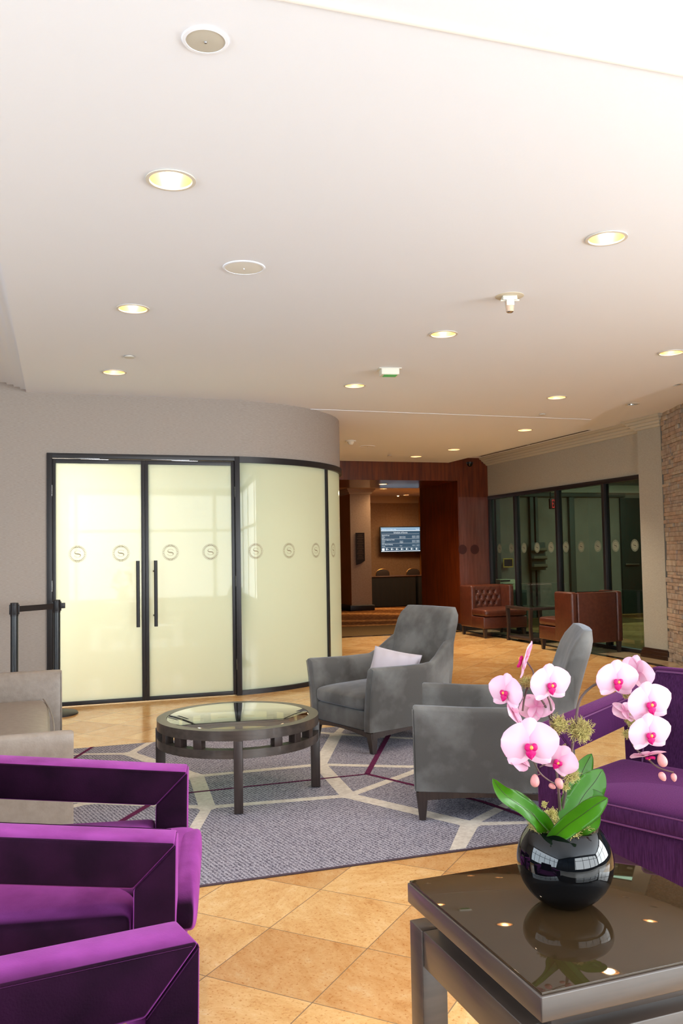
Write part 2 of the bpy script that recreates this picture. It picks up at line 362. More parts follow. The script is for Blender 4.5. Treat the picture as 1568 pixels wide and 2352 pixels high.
# stepped coffer edge on the left
bm=NB(); st=[(-.284,ZC),(-.334,2.895),(-.388,2.915),(-.44,2.935)]
zz=[ZC,2.894,2.914,2.933]; xs=[-.284,-.334,-.390,-.45,-4.2]
for i in range(1,4):
    for q in (((xs[i-1],zz[i-1]),(xs[i-1],zz[i])),((xs[i-1],zz[i]),(xs[i],zz[i]))):
        (x0,z0),(x1,z1)=q; bm.faces.new([bm.verts.new(p) for p in ((x0,-3,z0),(x0,9,z0),(x1,9,z1),(x1,-3,z1))])
q=((xs[3],zz[3]),(xs[3],2.95),(xs[4],2.95))
for (x0,z0),(x1,z1) in zip(q,q[1:]): bm.faces.new([bm.verts.new(p) for p in ((x0,-3,z0),(x0,9,z0),(x1,9,z1),(x1,-3,z1))])
struct('ceiling_3',bm,M_CEIL,False)
# expansion joints (raised beads) in the ceiling
bm=NB(); rbox(bm,(2.45,8.60,ZC-.004),(5.93,8.615,ZC+.001),.0015); struct('trim_4',bm,M_CEIL)
bm=NB(); rbox(bm,(-.28,2.19,ZC-.006),(5.9,2.215,ZC+.002),.003); 
o=struct('trim_5',bm,mat('joint_bead',(250,250,248),rough=.6))
# ---- left wall with double doors, running into a curved wall
CX,CY,RR=1.515,YD+1.65,1.65
def arc(th,r=RR): return (CX+r*math.sin(th),CY-r*math.cos(th))
TH0=math.asin((1.672-CX)/RR); TH1=rad(150)
ZF=2.316
bm=NB()
pl=[(-4.2,YD),(CX,YD)]+[arc(TH1*i/60) for i in range(1,61)]
pb=[(-4.2,YD+.12),(CX,YD+.12)]+[arc(TH1*i/60,RR-.12) for i in range(1,61)]
prism(bm,pl+pb[::-1],ZF,3.0)
prism(bm,[(-4.2,YD),(-.109,YD),(-.109,YD+.12),(-4.2,YD+.12)],0,ZF)
struct('wall_left',bm,M_WALL)
bm=NB(); rbox(bm,(-4.2,YD-.012,0),(-.115,YD+.0,.10),.004); struct('baseboard_left',bm,M_BLACK)
# door frame
bm=NB()
rbox(bm,(-.109,YD-.02,0),(-.062,YD+.1,ZF),.003); rbox(bm,(1.625,YD-.02,0),(1.675,YD+.1,ZF),.003); rbox(bm,(-.063,YD-.019,ZF-.045),(1.626,YD+.1,ZF-.0005),.002)
struct('trim_6',bm,M_BLACK)
def emblem(bm,mp,R,fill=True,plain=False,sun=False):
    def poly(pts):
        try: bm.faces.new([bm.verts.new(mp(u*R,v*R)) for u,v in pts])
        except ValueError: pass
    n=48
    if plain:
        poly([(math.cos(2*PI*i/n),math.sin(2*PI*i/n)) for i in range(n)]); return
    for i in range(0 if sun else n):  # thin outline
        a,b=2*PI*i/n,2*PI*(i+1)/n
        poly([(math.cos(a),math.sin(a)),(math.cos(b),math.sin(b)),(.975*math.cos(b),.975*math.sin(b)),(.975*math.cos(a),.975*math.sin(a))])
    for sx in (() if sun else (1,-1)):
        for sy in (1,-1):
            for k in range(7):
                th=rad(8+ k*12.2)
                px,py=.82*math.cos(th),.82*math.sin(th)
                L=.09+.075*(k/6)**1.5; d=(.95,.31); w=.034
                p=[(px-d[0]*L+d[1]*w,py-d[1]*L-d[0]*w),(px+d[0]*L+d[1]*w*1.3,py+d[1]*L-d[0]*w*1.3),(px+d[0]*L-d[1]*w*1.3,py+d[1]*L+d[0]*w*1.3),(px-d[0]*L-d[1]*w,py-d[1]*L+d[0]*w)]
                poly([(a*sx,b*sy) for a,b in p])
        poly([(0,sx*.86),(.22,sx*.93),(.22,sx*.96),(0,sx*.92),(-.22,sx*.96),(-.22,sx*.93)])
        poly([(sx*.76,0),(sx*.9,.03),(sx*.9,-.03)])
    if sun:
        n0=len(bm.faces); poly([(.68*math.cos(2*PI*i/n),.68*math.sin(2*PI*i/n)) for i in range(n)])
        for i in range(28):
            a=2*PI*i/28; poly([(.66*math.cos(a-.075),.66*math.sin(a-.075)),(.98*math.cos(a-.06),.98*math.sin(a-.06)),(.98*math.cos(a+.06),.98*math.sin(a+.06)),(.66*math.cos(a+.075),.66*math.sin(a+.075))])
    cl=[(.33,.22),(.30,.30),(.17,.37),(0,.39),(-.18,.36),(-.31,.26),(-.33,.14),(-.24,.05),(-.08,.015),(.1,-.005),(.26,-.05),(.34,-.15),(.31,-.27),(.18,-.36),(0,-.39),(-.2,-.35),(-.32,-.26),(-.35,-.2)]
    wd=[.05,.03,.028,.026,.03,.05,.08,.12,.14,.145,.13,.10,.06,.03,.026,.026,.03,.05]
    for i in range(len(cl)-1):
        def off(j,s):
            a=cl[max(j-1,0)]; b=cl[min(j+1,len(cl)-1)]; dx,dy=b[0]-a[0],b[1]-a[1]; L=math.hypot(dx,dy); return (cl[j][0]-dy/L*wd[j]/2*s,cl[j][1]+dx/L*wd[j]/2*s)
        q=[off(i,1),off(i+1,1),off(i+1,-1),off(i,-1)]
        try:
            f=bm.faces.new([bm.verts.new(Vector(mp(u*R,v*R))+Vector((-.001 if sun else 0,0,0))) for u,v in q]); f.material_index=1 if sun else 0
        except ValueError: pass
ZE=1.388
def door(name,x0,x1,hinge_x,hand_x,ems,hs):
    r=sempty(name,(x0,YD,0)); L=lambda x:x-x0
    bm=NB(); y0,y1=.0,.045; w=.032
    rbox(bm,(0,y0,.008),(w,y1,ZF-.05),.002); rbox(bm,(L(x1)-w,y0,.008),(L(x1),y1,ZF-.05),.002)
    rbox(bm,(w,y0,.008),(L(x1)-w,y1,.045),.002); rbox(bm,(w,y0,2.225),(L(x1)-w,y1,ZF-.05),.002)
    obj('door_frame',bm,M_BLACK,r)
    bm=NB(); rbox(bm,(w,.012,.04),(L(x1)-w,.022,2.23)); g=obj('glass_pane',bm,M_FROST,r,False)
    for e in ems:
        bm=NB(); emblem(bm,lambda u,v:Vector((L(e)+u,.009,ZE+v)),.078); obj('emblem',bm,M_EMB,g,False)
    bm=NB(); cyl(bm,(L(hand_x),-.065,.70),(L(hand_x),-.065,1.315),.0165)
    cyl(bm,(L(hand_x),-.065,.80),(L(hand_x)+hs*.012,.02,.80),.008,n=12); cyl(bm,(L(hand_x),-.065,1.215),(L(hand_x)+hs*.012,.02,1.215),.008,n=12)
    obj('pull_handle',bm,M_BLACK,r)
    for z in (.30,1.10,1.97):
        bm=NB(); cyl(bm,(L(hinge_x),-.012,z-.05),(L(hinge_x),-.012,z+.05),.008,n=12); obj('hinge',bm,M_CHROME,r)
    bm=NB(); rbox(bm,(L(x0)+.06,-.012,2.268),(L(x0)+.42,-.002,2.276),.002); rbox(bm,(L(x0)+.25,-.02,2.258),(L(x0)+.50,-.006,2.266),.002); obj('door_closer_arm',bm,M_CHROME,r)
    return r
door('door_1',-.062,.766,-.066,.694,[.159,.547],1)
door('door_2',.768,1.625,1.63,.857,[1.004,1.385],-1)
# curved glazing
def raycirc(px,r):
    d=ray(px,1260); dx,dy=d.x,d.y; ox,oy=-CX,-CY
    A=dx*dx+dy*dy; B=2*(ox*dx+oy*dy); Cc=ox*ox+oy*oy-r*r; D=B*B-4*A*Cc
    t=(-B-math.sqrt(max(D,0)))/(2*A); x,y=dx*t-CX,dy*t-CY; return math.atan2(x,-y)
win=sempty('window_1',(CX,CY,0))
def arcp(th,r): return (r*math.sin(th),-r*math.cos(th))
def arcband(bm,t0,t1,r0,r1,z0,z1,n=24):
    o=[arcp(t0+(t1-t0)*i/n,r1) for i in range(n+1)]; q=[arcp(t0+(t1-t0)*i/n,r0) for i in range(n+1)]
    prism(bm,o+q[::-1],z0,z1)
thm=raycirc(752,RR); print('mullion theta',math.degrees(thm))
bm=NB(); arcband(bm,TH0,TH1,RR-.08,RR+.02,ZF-.06,ZF,60); obj('head_rail',bm,M_BLACK,win)
bm=NB(); arcband(bm,TH0,TH1,RR-.08,RR+.015,0,.045,60); obj('bottom_rail',bm,M_BLACK,win)
def mull(th):
    bm=NB(); dt=.018/RR; arcband(bm,th-dt,th+dt,RR-.06,RR+.01,.04,ZF-.05,2); obj('mullion',bm,M_BLACK,win)
thn=[thm,rad(118)]
for t in thn: mull(t)
lim=[TH0]+thn+[TH1]
embth=[raycirc(p,RR) for p in (588,665,727,767)]+[rad(80),rad(93)]
for a,b in zip(lim,lim[1:]):
    bm=NB(); arcband(bm,a,b,RR-.022,RR-.012,.03,ZF-.05,30); g=obj('glass_pane',bm,M_FROST,win)
    for e in embth:
        if a<e<b:
            bm=NB(); emblem(bm,lambda u,v:Vector((*arcp(e+u/RR,RR-.009),ZE+v)),.078); obj('emblem',bm,M_EMB,g,False)
# room behind the frosted glass
M_INNER=mat('inner_room_paint',(240,238,225),rough=.9)
bm=NB(); prism(bm,[(-4.2,11.4),(CX+.8,11.4),(CX+.8,11.5),(-4.2,11.5)],0,3); prism(bm,[(-1.2,YD+.13),(-1.1,YD+.13),(-1.1,11.4),(-1.2,11.4)],0,3)
struct('wall_1',bm,M_INNER,False)
bm=NB(); prism(bm,[(-1.2,YD+.13),(CX,YD+.13)]+[arc(TH1*i/30,RR-.13) for i in range(1,31)]+[(-1.2,11.45)],2.6,2.62); struct('ceiling_4',bm,M_INNER,False)
# ---- wooden portal to the hall
bm=NB()
prism(bm,[(2.0,13.35),(7.07,13.35),(7.07,14.98),(2.0,14.98)],2.56,3.0)
prism(bm,[(6.49,13.35),(7.07,13.35),(7.07,14.98),(6.49,14.98)],0,2.56)
prism(bm,[(2.0,13.35),(4.0,13.35),(4.0,14.98),(2.0,14.98)],0,2.56)
struct('wall_back',bm,M_WOOD,False)
bm=NB(); prism(bm,[(6.50,13.335),(7.06,13.335),(7.06,13.35),(6.50,13.35)],.12,2.28); TR7=struct('trim_7',bm,M_WOODG,False)
for k,px in enumerate((1062,1090)):
    p=hy(px,1262,13.33); bm=NB(); emblem(bm,lambda u,v:Vector((p.x+u,13.331,p.z+v)),.082,plain=True)
    obj('round_decal',bm,mat('decal_brown',(64,16,8),rough=.4),TR7,False)
bm=NB(); rbox(bm,(6.47,13.32,0),(7.07,13.37,.12),.01); rbox(bm,(6.465,13.34,0),(6.50,15.0,.12),.01); struct('baseboard_back',bm,M_BLACK)
bm=NB(); prism(bm,[(-4.2,13.35),(2.0,13.35),(2.0,13.5),(-4.2,13.5)],0,3.0); struct('wall_2',bm,M_WALL,False)
# ---- right wall: glass partition, head wall, crown, column
XR=7.07
bm=NB(); prism(bm,[(XR,9.06),(XR+.12,9.06),(XR+.12,13.36),(XR,13.36)],2.29,3.0); struct('wall_right',bm,M_WALL2,False)
par=sempty('window_2',(XR,9.1,0))
bm=NB(); rbox(bm,(-.02,-.02,2.235),(.08,4.24,2.295),.004); obj('head_rail',bm,M_BLACK,par)
bm=NB(); rbox(bm,(-.02,-.02,0),(.08,4.24,.05),.004); obj('bottom_rail',bm,M_BLACK,par)
ym=[12.431-9.1,11.19-9.1,10.024-9.1]
for y in ym+[4.2]:
    bm=NB(); rbox(bm,(-.02,y-.03,.04),(.07,y+.03,2.24),.004); obj('mullion',bm,M_BLACK,par)
emy=[hx(px,1257,XR).y-9.1 for px in (1119,1145,1172,1201,1231,1263,1297,1332,1370,1411,1455)]
lim=[-.03]+sorted(ym)+[4.2]
for a,b in zip(lim,lim[1:]):
    bm=NB(); rbox(bm,(.02,a+.02,.04),(.03,b-.02,2.24)); g=obj('glass_pane',bm,M_DARKGLASS,par,False)
    for e in emy:
        if a<e<b:
            bm=NB(); emblem(bm,lambda u,v:Vector((.016,e-u,ZE+v)),.083,sun=True); obj('emblem',bm,[M_EMB2,mat('emblem_letter_dark',(58,60,50),rough=.6)],g,False)
# crown moulding: stepped profile
def crown(bm,path,steps=4,d=.16,h=.135,ztop=ZR):
    # path: list of (x,y,nx,ny) with outward normal into the room; profile steps
    prof=[(0,ztop-h)]
    for i in range(steps):
        o=d*(i+1)/steps; z=ztop-h+h*(i+.35)/steps
        prof+= [(d*(i+.35)/steps+.008,ztop-h+h*i/steps+.004),(o,z+.012),(o,ztop-h+h*(i+1)/steps)]
    prof.append((0,ztop))
    secs=[[Vector((x+nx*a,y+ny*a,z)) for a,z in prof] for x,y,nx,ny in path]
    loft(bm,secs)
bm=NB(); crown(bm,[(XR,13.36,-1,0),(XR,9.0,-1,0)]); struct('trim_8',bm,M_CROWN,False)
# column
bm=NB(); prism(bm,[(6.93,8.64),(XR+.12,8.64),(XR+.12,9.08),(6.93,9.08)],0,3.0); struct('wall_3',bm,M_WALL2,False)
bm=NB(); s2=math.sqrt(2)
crown(bm,[(XR,9.08,0,1),(6.93,9.08,-1,1),(6.93,8.64,-1,-1),(XR,8.64,0,-1)],d=.14); struct('trim_9',bm,M_CROWN,False)
bm=NB()
for o,z in ((.05,.05),(.035,.09),(.02,.12)): rbox(bm,(6.93-o,8.64-o,0),(XR,9.08+o*.5,z),.004)
struct('baseboard_right',bm,mat('dark_baseboard',(52,30,22),rough=.3))
# stacked stone wall
dv=Vector((-.35,-.937,0)).normalized(); nv=Vector((-dv.y,dv.x,0)); nv=Vector((-.937,.35,0)) if nv.x>0 else nv
P0=Vector((6.90,8.56,0)); bm=NB(); z=0; rnd=random.Random(3)
Mw=Matrix(((dv.x,-nv.x,0,P0.x),(dv.y,-nv.y,0,P0.y),(0,0,1,0),(0,0,0,1)))
rbox(bm,(0,.02,0),(2.2,.3,3.0),M=Mw,mi=0)
while z<2.96:
    h=rnd.choice((.035,.045,.055,.07)); x=-rnd.uniform(0,.03)
    while x<2.2:
        w=rnd.uniform(.07,.32); dep=rnd.uniform(.0,.03)
        rbox(bm,(x,-dep,z+.001),(x+w-.003,.05,min(z+h,2.99)),.004,1,M=Mw,mi=rnd.choice((0,1,2,0,1)))
        x+=w
    z+=h
ST=[mat('stone_tan',(172,158,144),rough=.85,c2=(146,130,116),scale=14,bump=(30,.5)),mat('stone_rose',(178,156,138),rough=.85,c2=(152,132,114),scale=12,bump=(30,.5)),mat('stone_grey',(178,166,150),rough=.85,c2=(156,140,120),scale=12,bump=(30,.5))]
o=struct('wall_4',bm,ST,False)
# ---- dim room behind the tinted partition
M_DIM=mat('dim_room_wall',(158,146,134),rough=.85,c2=(148,136,124),scale=3)
M_DKG=mat('dark_green_door',(44,56,50),rough=.5)
bm=NB(); prism(bm,[(XR+.1,15.2),(13.5,15.2),(13.5,15.3),(XR+.1,15.3)],0,3.0); prism(bm,[(13.4,8),(13.5,8),(13.5,15.2),(13.4,15.2)],0,3.0); prism(bm,[(XR+.1,8.6),(13.4,8.6),(13.4,8.5),(XR+.1,8.5)],0,3.0)
struct('wall_5',bm,M_DIM,False)
bm=NB(); prism(bm,[(12.5,8.5),(13.5,8.5),(13.5,15.3),(12.5,15.3)],-.1,0); struct('floor_3',bm,M_CARPB,False)
bm=NB(); prism(bm,[(XR+.12,8.5),(13.5,8.5),(13.5,15.3),(XR+.12,15.3)],2.9,2.93); struct('ceiling_5',bm,M_CEIL,False)
bm=NB(); rbox(bm,(XR+.1,15.08,2.50),(13.4,15.2,2.66),.01); struct('trim_10',bm,M_CROWN)
M_DIMFR=mat('dark_reflected_frame_and_furniture',(84,88,82),rough=.5)
bm=NB()  # uprights and rail shape the opposite doors' reflection in the glass
for px,w in ((1142,.09),(1220,.08),(1231,.06),(1312,.12)):
    x=hy(px,1300,15.2).x; rbox(bm,(x-w/2,15.12,0),(x+w/2,15.2,2.415),.005)
rbox(bm,(XR+.1,15.12,2.42),(11.2,15.2,2.50),.005)
struct('trim_11',bm,M_DIMFR)
xa,xb=hy(1425,1300,15.2).x,hy(1476,1300,15.2).x
dr=sempty('door_3',((xa+xb)/2,15.16,0)); w=(xb-xa)/2
bm=NB(); rbox(bm,(-w,-.02,0),(w,.03,2.4),.005); obj('door_panel',bm,M_DKG,dr); bm=NB(); rbox(bm,(-w*.8,-.07,1.0),(w*.4,-.03,1.04),.01); obj('push_bar',bm,M_CHROME,dr)
# exit sign
p=hy(1266,1157,14.6)
ex=thing('exit_sign','small red lit exit sign seen through the tinted glass near a mullion','sign',(p.x,14.6,p.z-.1))
bm=NB(); rbox(bm,(-.03,0,0),(.19,.05,.2),.004); obj('housing',bm,mat('sign_red_dark',(70,20,20),rough=.5),ex)
t=textmesh('EXIT',.235,Vector((.008,-.004,.02)),sx=.36,ext=.002); obj('lettering',t,mat('sign_red_glow',(230,40,40),emit=(255,50,50),emit_s=1.2),ex,False)
bm=NB(); rbox(bm,(-.01,.02,.2),(.01,.04,2.9-(p.z-.1)),.002); obj('hanger_rod',bm,M_DARK,ex)
# white printer on a cabinet
p=hy(1156,1339,14.4)
cb=thing('storage_cabinet','dark low cabinet carrying a white printer behind the tinted glass','cabinet',(p.x,14.4,0)); top=p.z-.13
bm=NB(); rbox(bm,(-.35,-.25,.05),(.35,.25,top),.01); obj('body',bm,M_DIMFR,cb)
for s in (-1,1):
    bm=NB(); rbox(bm,(min(0,s*.33)+.005,-.27,.08),(max(0,s*.33)-.005,-.25,top-.04),.004); d=obj('cabinet_door',bm,M_DKG,cb); bm=NB(); cyl(bm,(s*.04,-.29,top/2),(s*.04,-.27,top/2),.01,n=10); obj('knob',bm,M_CHROME,d)
pr=thing('printer','white office printer standing on the dark cabinet behind glass','printer',(p.x,14.4,top))
bm=NB(); rbox(bm,(-.16,-.16,0),(.16,.16,.2),.015); obj('body',bm,mat('printer_white',(225,222,190),rough=.5),pr)
bm=NB(); rbox(bm,(-.12,-.2,.12),(.12,-.16,.135),.004); obj('paper_tray',bm,M_WHITEP,pr); bm=NB(); rbox(bm,(-.15,-.165,.16),(.05,-.158,.19),.002); obj('control_panel',bm,M_DARK,pr)
# brochure rack
p=hy(1240,1292,15.0); rk=thing('magazine_rack','dim wall rack with stacked trays behind the tinted glass','rack',(p.x,14.99,1.0))
bm=NB(); rbox(bm,(-.16,.06,-.05),(.16,.12,.5),.004); obj('back_panel',bm,M_DIMFR,rk)
for k in range(3):
    bm=NB(); rbox(bm,(-.15,-.02,k*.16),(.15,.06,k*.16+.02),.003); rbox(bm,(-.15,-.02,k*.16),(.15,-.01,k*.16+.07),.002); obj('tray',bm,mat('rack_tray',(120,108,92),rough=.5),rk)
# framed gold picture
p=hy(1166,1293,15.1); pf=thing('framed_picture','small gold framed picture glowing behind the tinted glass','picture',(p.x,15.1,p.z))
bm=NB()
for a in (((-.11,-.02,-.09),(.11,.0,-.07)),((-.11,-.02,.07),(.11,0,.09)),((-.11,-.02,-.07),(-.09,0,.07)),((.09,-.02,-.07),(.11,0,.07))): rbox(bm,a[0],a[1],.003)
obj('frame',bm,mat('glowing_gold_frame',(210,170,80),rough=.3,metal=1,emit=(220,170,70),emit_s=.25),pf)  # faint glow put into the frame material
bm=NB(); rbox(bm,(-.09,-.01,-.07),(.09,.02,.07)); obj('print',bm,M_DARK,pf)
# ---- far hall
M_HALLW=mat('hall_wallpaper',(150,116,84),rough=.85,c2=(140,106,76),scale=20)
M_HALLO=mat('hall_ochre_and_lit_column_side',(176,118,48),rough=.8)
M_COLW=mat('hall_column_cover',(170,144,122),rough=.85,c2=(160,134,112),scale=30)
bm=NB(); prism(bm,[(3.0,21.8),(9.40,21.8),(9.40,22.0),(3.0,22.0)],0,3.0); struct('wall_6',bm,M_HALLW,False)
bm=NB(); prism(bm,[(9.40,21.8),(9.0,20.0),(9.0,15.35),(9.1,15.35),(9.1,20.0),(9.5,21.8)],0,3.0); prism(bm,[(3.0,14.98),(3.1,14.98),(3.1,21.8),(3.0,21.8)],0,3.0); struct('wall_7',bm,M_HALLO,False)
HL=[(7.292,18.98),(8.72,21.0)]
bm=NB(); ceil_poly([(3.0,14.98),(9.6,14.98),(9.6,21.9),(3.0,21.9)],[(a,b,.08) for a,b in HL],ZC,bm); struct('ceiling_6',bm,mat('hall_ceiling_paint',(206,190,170),rough=.9),False)
bm=NB(); loft(bm,[[Vector((x,21.8-a,z)) for a,z in ((0,2.69),(.03,2.70),(.09,2.80),(.12,2.86),(.12,2.87),(0,2.87))] for x in (3.1,9.4)]); struct('trim_12',bm,mat('hall_crown_paint',(190,170,146),rough=.7),False)
bm=NB(); prism(bm,[(6.49,19.1),(7.0,19.1),(7.0,20.3),(6.49,20.3)],0,2.87)
bm.faces.ensure_lookup_table()
for f in bm.faces:
    if f.calc_center_median().x<6.5: f.material_index=1  # ochre left side: warm light on the column put into its colour
o=struct('wall_8',bm,[M_COLW,M_HALLO],False)
bm=NB(); crown(bm,[(6.49,20.3,-1,0),(6.49,19.1,-1,-1),(7.0,19.1,1,-1),(7.0,20.3,1,0)],steps=3,d=.1,h=.13,ztop=2.87); struct('trim_13',bm,mat('hall_crown_paint2',(190,170,146),rough=.7),False)
bm=NB(); rbox(bm,(6.44,19.05,0),(7.05,20.3,.13),.015); struct('baseboard_left_2',bm,M_BLACK)
# plaque
pq=thing('wall_plaque','tall dark plaque with curved foot on the pale hall column','plaque',(6.72,19.085,1.07))
bm=NB(); prism(bm,[(-.11,0),(.0,.03),(.11,.10),(.11,.76),(-.11,.76)],-.012,.0,axis='y'); obj('board',bm,mat('plaque_black',(38,26,20),rough=.35),pq,False)
bm=NB()
for k in range(15):
    w=.05+.03*((k*7)%3)/2; z=.70-k*.04; rbox(bm,(-w,-.0135,z),(w,-.0125,z+.012))
obj('lettering_rows',bm,mat('plaque_lettering',(96,74,56),rough=.4),pq,False)
# television
TVW,TVH=1.16,.70
tv=thing('television','wall-mounted television showing a blue schedule of events','television',(8.74,21.55,1.70),rad(-4))
bm=NB(); rbox(bm,(-TVW/2,-.03,-TVH/2),(TVW/2,.03,TVH/2),.008); obj('bezel',bm,M_BLACK,tv)
def tvmat():
    m=mat('tv_screen',(20,40,60),rough=.3,emit=(56,86,108),emit_s=.75); return m
bm=NB(); rbox(bm,(-.55,-.033,-.325),(.55,-.030,.325)); sc=obj('screen',bm,tvmat(),tv,False)
bm=NB(); rbox(bm,(-.55,-.0345,.235),(.55,-.033,.325)); obj('banner',bm,mat('tv_banner',(90,120,150),emit=(120,152,180),emit_s=1.0,c2=(70,100,130),scale=30),sc,False)
bm=NB()
def tt(s,size,x,z,al='LEFT'): merge(bm,textmesh(s,size,Vector((x,-.0355,z)),align=al))
tt('Schedule of Events',.052,0,.168,'CENTER')
for a,z in (('Agenda Group',.10),('Global Indigenous Thrift',-.02),('Wire Board Meeting',-.145)): tt(a,.036,-.53,z)
for a,z in (('Meeting',.062),('Lunch',.027),('Meeting',-.060),('Dinner',-.095),('Meeting',-.187)): tt(a,.027,-.53,z)
for a,z in (('Ballroom Foyer',.066),('Ballroom Foyer',.032),('Chappell',-.055),('Chappell',-.09),('Dover',-.18)): tt(a,.027,-.03,z)
for z in (.075,.04,-.045,-.08,-.17): tt('8:00 AM - 5:00 PM',.027,.53,z,'RIGHT')
tt('Welcome to our hotel, today',.034,-.53,.262); tt('Monday',.03,.53,.262,'RIGHT')
for z in (.145,.018,-.105,-.215): rbox(bm,(-.53,-.0352,z),(.53,-.0345,z+.003))
rbox(bm,(-.55,-.0355,.228),(.55,-.034,.240)); rbox(bm,(-.55,-.0355,-.322),(.55,-.034,-.307))
for k in range(7):
    x=-.40+k*.14; cyl(bm,(x,-.0345,-.265),(x,-.0355,-.265),.020,n=12); rbox(bm,(x+.03,-.0355,-.27),(x+.06,-.0345,-.262)); rbox(bm,(x-.02,-.0355,-.236),(x+.03,-.0345,-.230))
rbox(bm,(-.53,-.0355,-.295),(-.46,-.0345,-.235))
obj('screen_text',bm,mat('tv_text',(200,220,235),emit=(205,222,235),emit_s=1.0),sc,False)
bm=NB(); tube(bm,[(-.12,0,-.34),(-.08,-.0,-.365),(0,0,-.37),(.06,0,-.36),(.1,0,-.375),(.13,0,-.35)],.008); obj('cable',bm,M_BLACK,tv)
bm=NB(); rbox(bm,(-.2,.03,-.15),(.2,.17,.15),.01); obj('wall_bracket',bm,M_BLACK,tv)
# draped desks and chairs
M_DRAPE=mat('black_table_drape',(10,7,6),rough=.8)
def drape_table(name,x0,x1,y0,y1,lab):
    t=thing(name,lab,'table',((x0+x1)/2,(y0+y1)/2,0)); w,d=(x1-x0)/2,(y1-y0)/2
    bm=NB(); secs=[]
    per=[]; 
    for a,b,nx,ny,L in (((-w),(-d),0,-1,2*w),(w,-d,1,0,2*d),(w,d,0,1,2*w),(-w,d,-1,0,2*d)):
        n=int(L/.04)
        for i in range(n):
            s=i/n*L; dx,dy=(-ny*s,nx*s) ; per.append((a+dx,b+dy,nx,ny,s))
    for z,am in ((.742,0),(.70,.002),(.4,.008),(.02,.012)): secs.append([Vector((x+nx*am*math.sin(s*45),y+ny*am*math.sin(s*45),z)) for x,y,nx,ny,s in per])
    loft(bm,secs); obj('drape',bm,M_DRAPE,t)
    bm=NB(); rbox(bm,(-w-.01,-d-.01,.742),(w+.01,d+.01,.765),.006); obj('tabletop',bm,mat('desk_top_laminate',(70,42,22),rough=.3),t)
drape_table('draped_table',7.15,8.50,20.0,20.55,'long black draped desk below the wall television')
drape_table('draped_table',8.58,8.98,20.0,20.5,'short piece of black draped table at the right of the long desk')
def hall_chair(x,lab):
    c=thing('stacking_chair',lab,'chair',(x,21.0,0),0,'chairs behind the hall desk')
    bm=NB(); superq(bm,(0,0,.78),(.19,.03,.14),.8,.55); obj('backrest',bm,mat('hall_chair_cloth',(46,30,20),rough=.7),c)
    bm=NB(); rbox(bm,(-.2,-.02,.42),(.2,.38,.47),.02); obj('seat',bm,mat('hall_chair_cloth',(46,30,20)),c)
    bm=NB(); tube(bm,[(.195*math.cos(a),.0,.78+.145*math.sin(a)) for a in [PI*i/16 for i in range(17)]],.010); obj('back_frame',bm,mat('gold_rail',(200,150,80),rough=.3,metal=1),c)
    for sx in (-1,1):
        for y in (0,.36): 
            bm=NB(); cyl(bm,(sx*.18,y,0),(sx*.18,y,.43 if y else .70),.012,n=10); obj('leg',bm,MATS['gold_rail'],c)
hall_chair(8.0,'dark round-backed chair behind the desk, under the television'); hall_chair(8.86,'dark round-backed chair behind the desk, partly cut off by the wooden portal')
# soffit and hall lights
# ================================================================= CEILING THINGS
def downlight(x,y,z,label,r=RH,grp='recessed downlights'):
    t=thing('recessed_downlight',label,'ceiling light',(x,y,z),0,grp)
    bm=NB(); lathe(bm,(0,0,0),[(r,.0),(r+.012,-.001),(r+.012,-.006),(r-.002,-.007),(r-.004,.0)],40,close=True); obj('trim_ring',bm,M_TRIM,t)
    bm=NB(); lathe(bm,(0,0,0),[(r-.003,-.003),(r*.96,.04),(r*.85,.09),(r*.7,.13),(0,.135)],40); obj('reflector',bm,M_REFL,t)
    bm=NB(); lathe(bm,(0,0,0),[(0,.052),(.018,.058),(.026,.078),(.022,.11),(.014,.128),(0,.13)],20); obj('bulb',bm,M_BULB,t)
    return t
d0=None
def spot(x,y,z,p,size=110,blend=.8,col=(1,.84,.64)):
    ld=bpy.data.lights.new('spot_lamp','SPOT'); ld.energy=p; ld.spot_size=rad(size); ld.spot_blend=blend; ld.shadow_soft_size=.05; ld.color=col
    lo=bpy.data.objects.new('spot_lamp',ld); COL.objects.link(lo); lo.location=(x,y,z)
    return lo
for i,(x,y,lab) in enumerate(LIT):
    if d0 is None: d0=downlight(x,y,ZC,lab)
    else: dup(d0,(x,y,ZC),0,lab)
    spot(x,y,ZC-.01,(26 if y<9 else 180))
for (x,y),lab in zip(HL,('small lit downlight in the far hall ceiling, nearer the portal','small lit downlight in the far hall ceiling, above the television wall')):
    dup(d0,(x,y,ZC),0,lab); spot(x,y,ZC+.03,26,130,.9,(1,.66,.36))
# portal soffit lamp and small hall lamp, surface rings
p=fl(890,1109,2.56)
t=thing('soffit_downlight','lit downlight in the wooden soffit of the portal','ceiling light',(p.x,14.1,2.56),0)
bm=NB(); lathe(bm,(0,0,0),[(.07,0),(.09,0),(.09,-.006),(.07,-.008)],32,close=True); obj('trim_ring',bm,M_TRIM,t)
bm=NB(); lathe(bm,(0,0,0),[(0,-.004),(.07,-.003)],32); obj('lens',bm,mat('lamp_lens',(255,235,200),emit=(255,210,150),emit_s=6),t)
spot(p.x,14.1,2.54,25,140,.9,(1,.7,.4))
t=thing('hall_spot','tiny bright spot in the far hall ceiling near the crown moulding','ceiling light',(8.60,21.3,ZC),0)
bm=NB(); lathe(bm,(0,0,0),[(.03,0),(.04,0),(.04,-.005),(.03,-.006)],24,close=True); obj('trim_ring',bm,M_TRIM,t); bm=NB(); lathe(bm,(0,0,0),[(0,-.03),(.02,-.02),(.03,0)],20); obj('lens',bm,MATS['lamp_lens'],t)
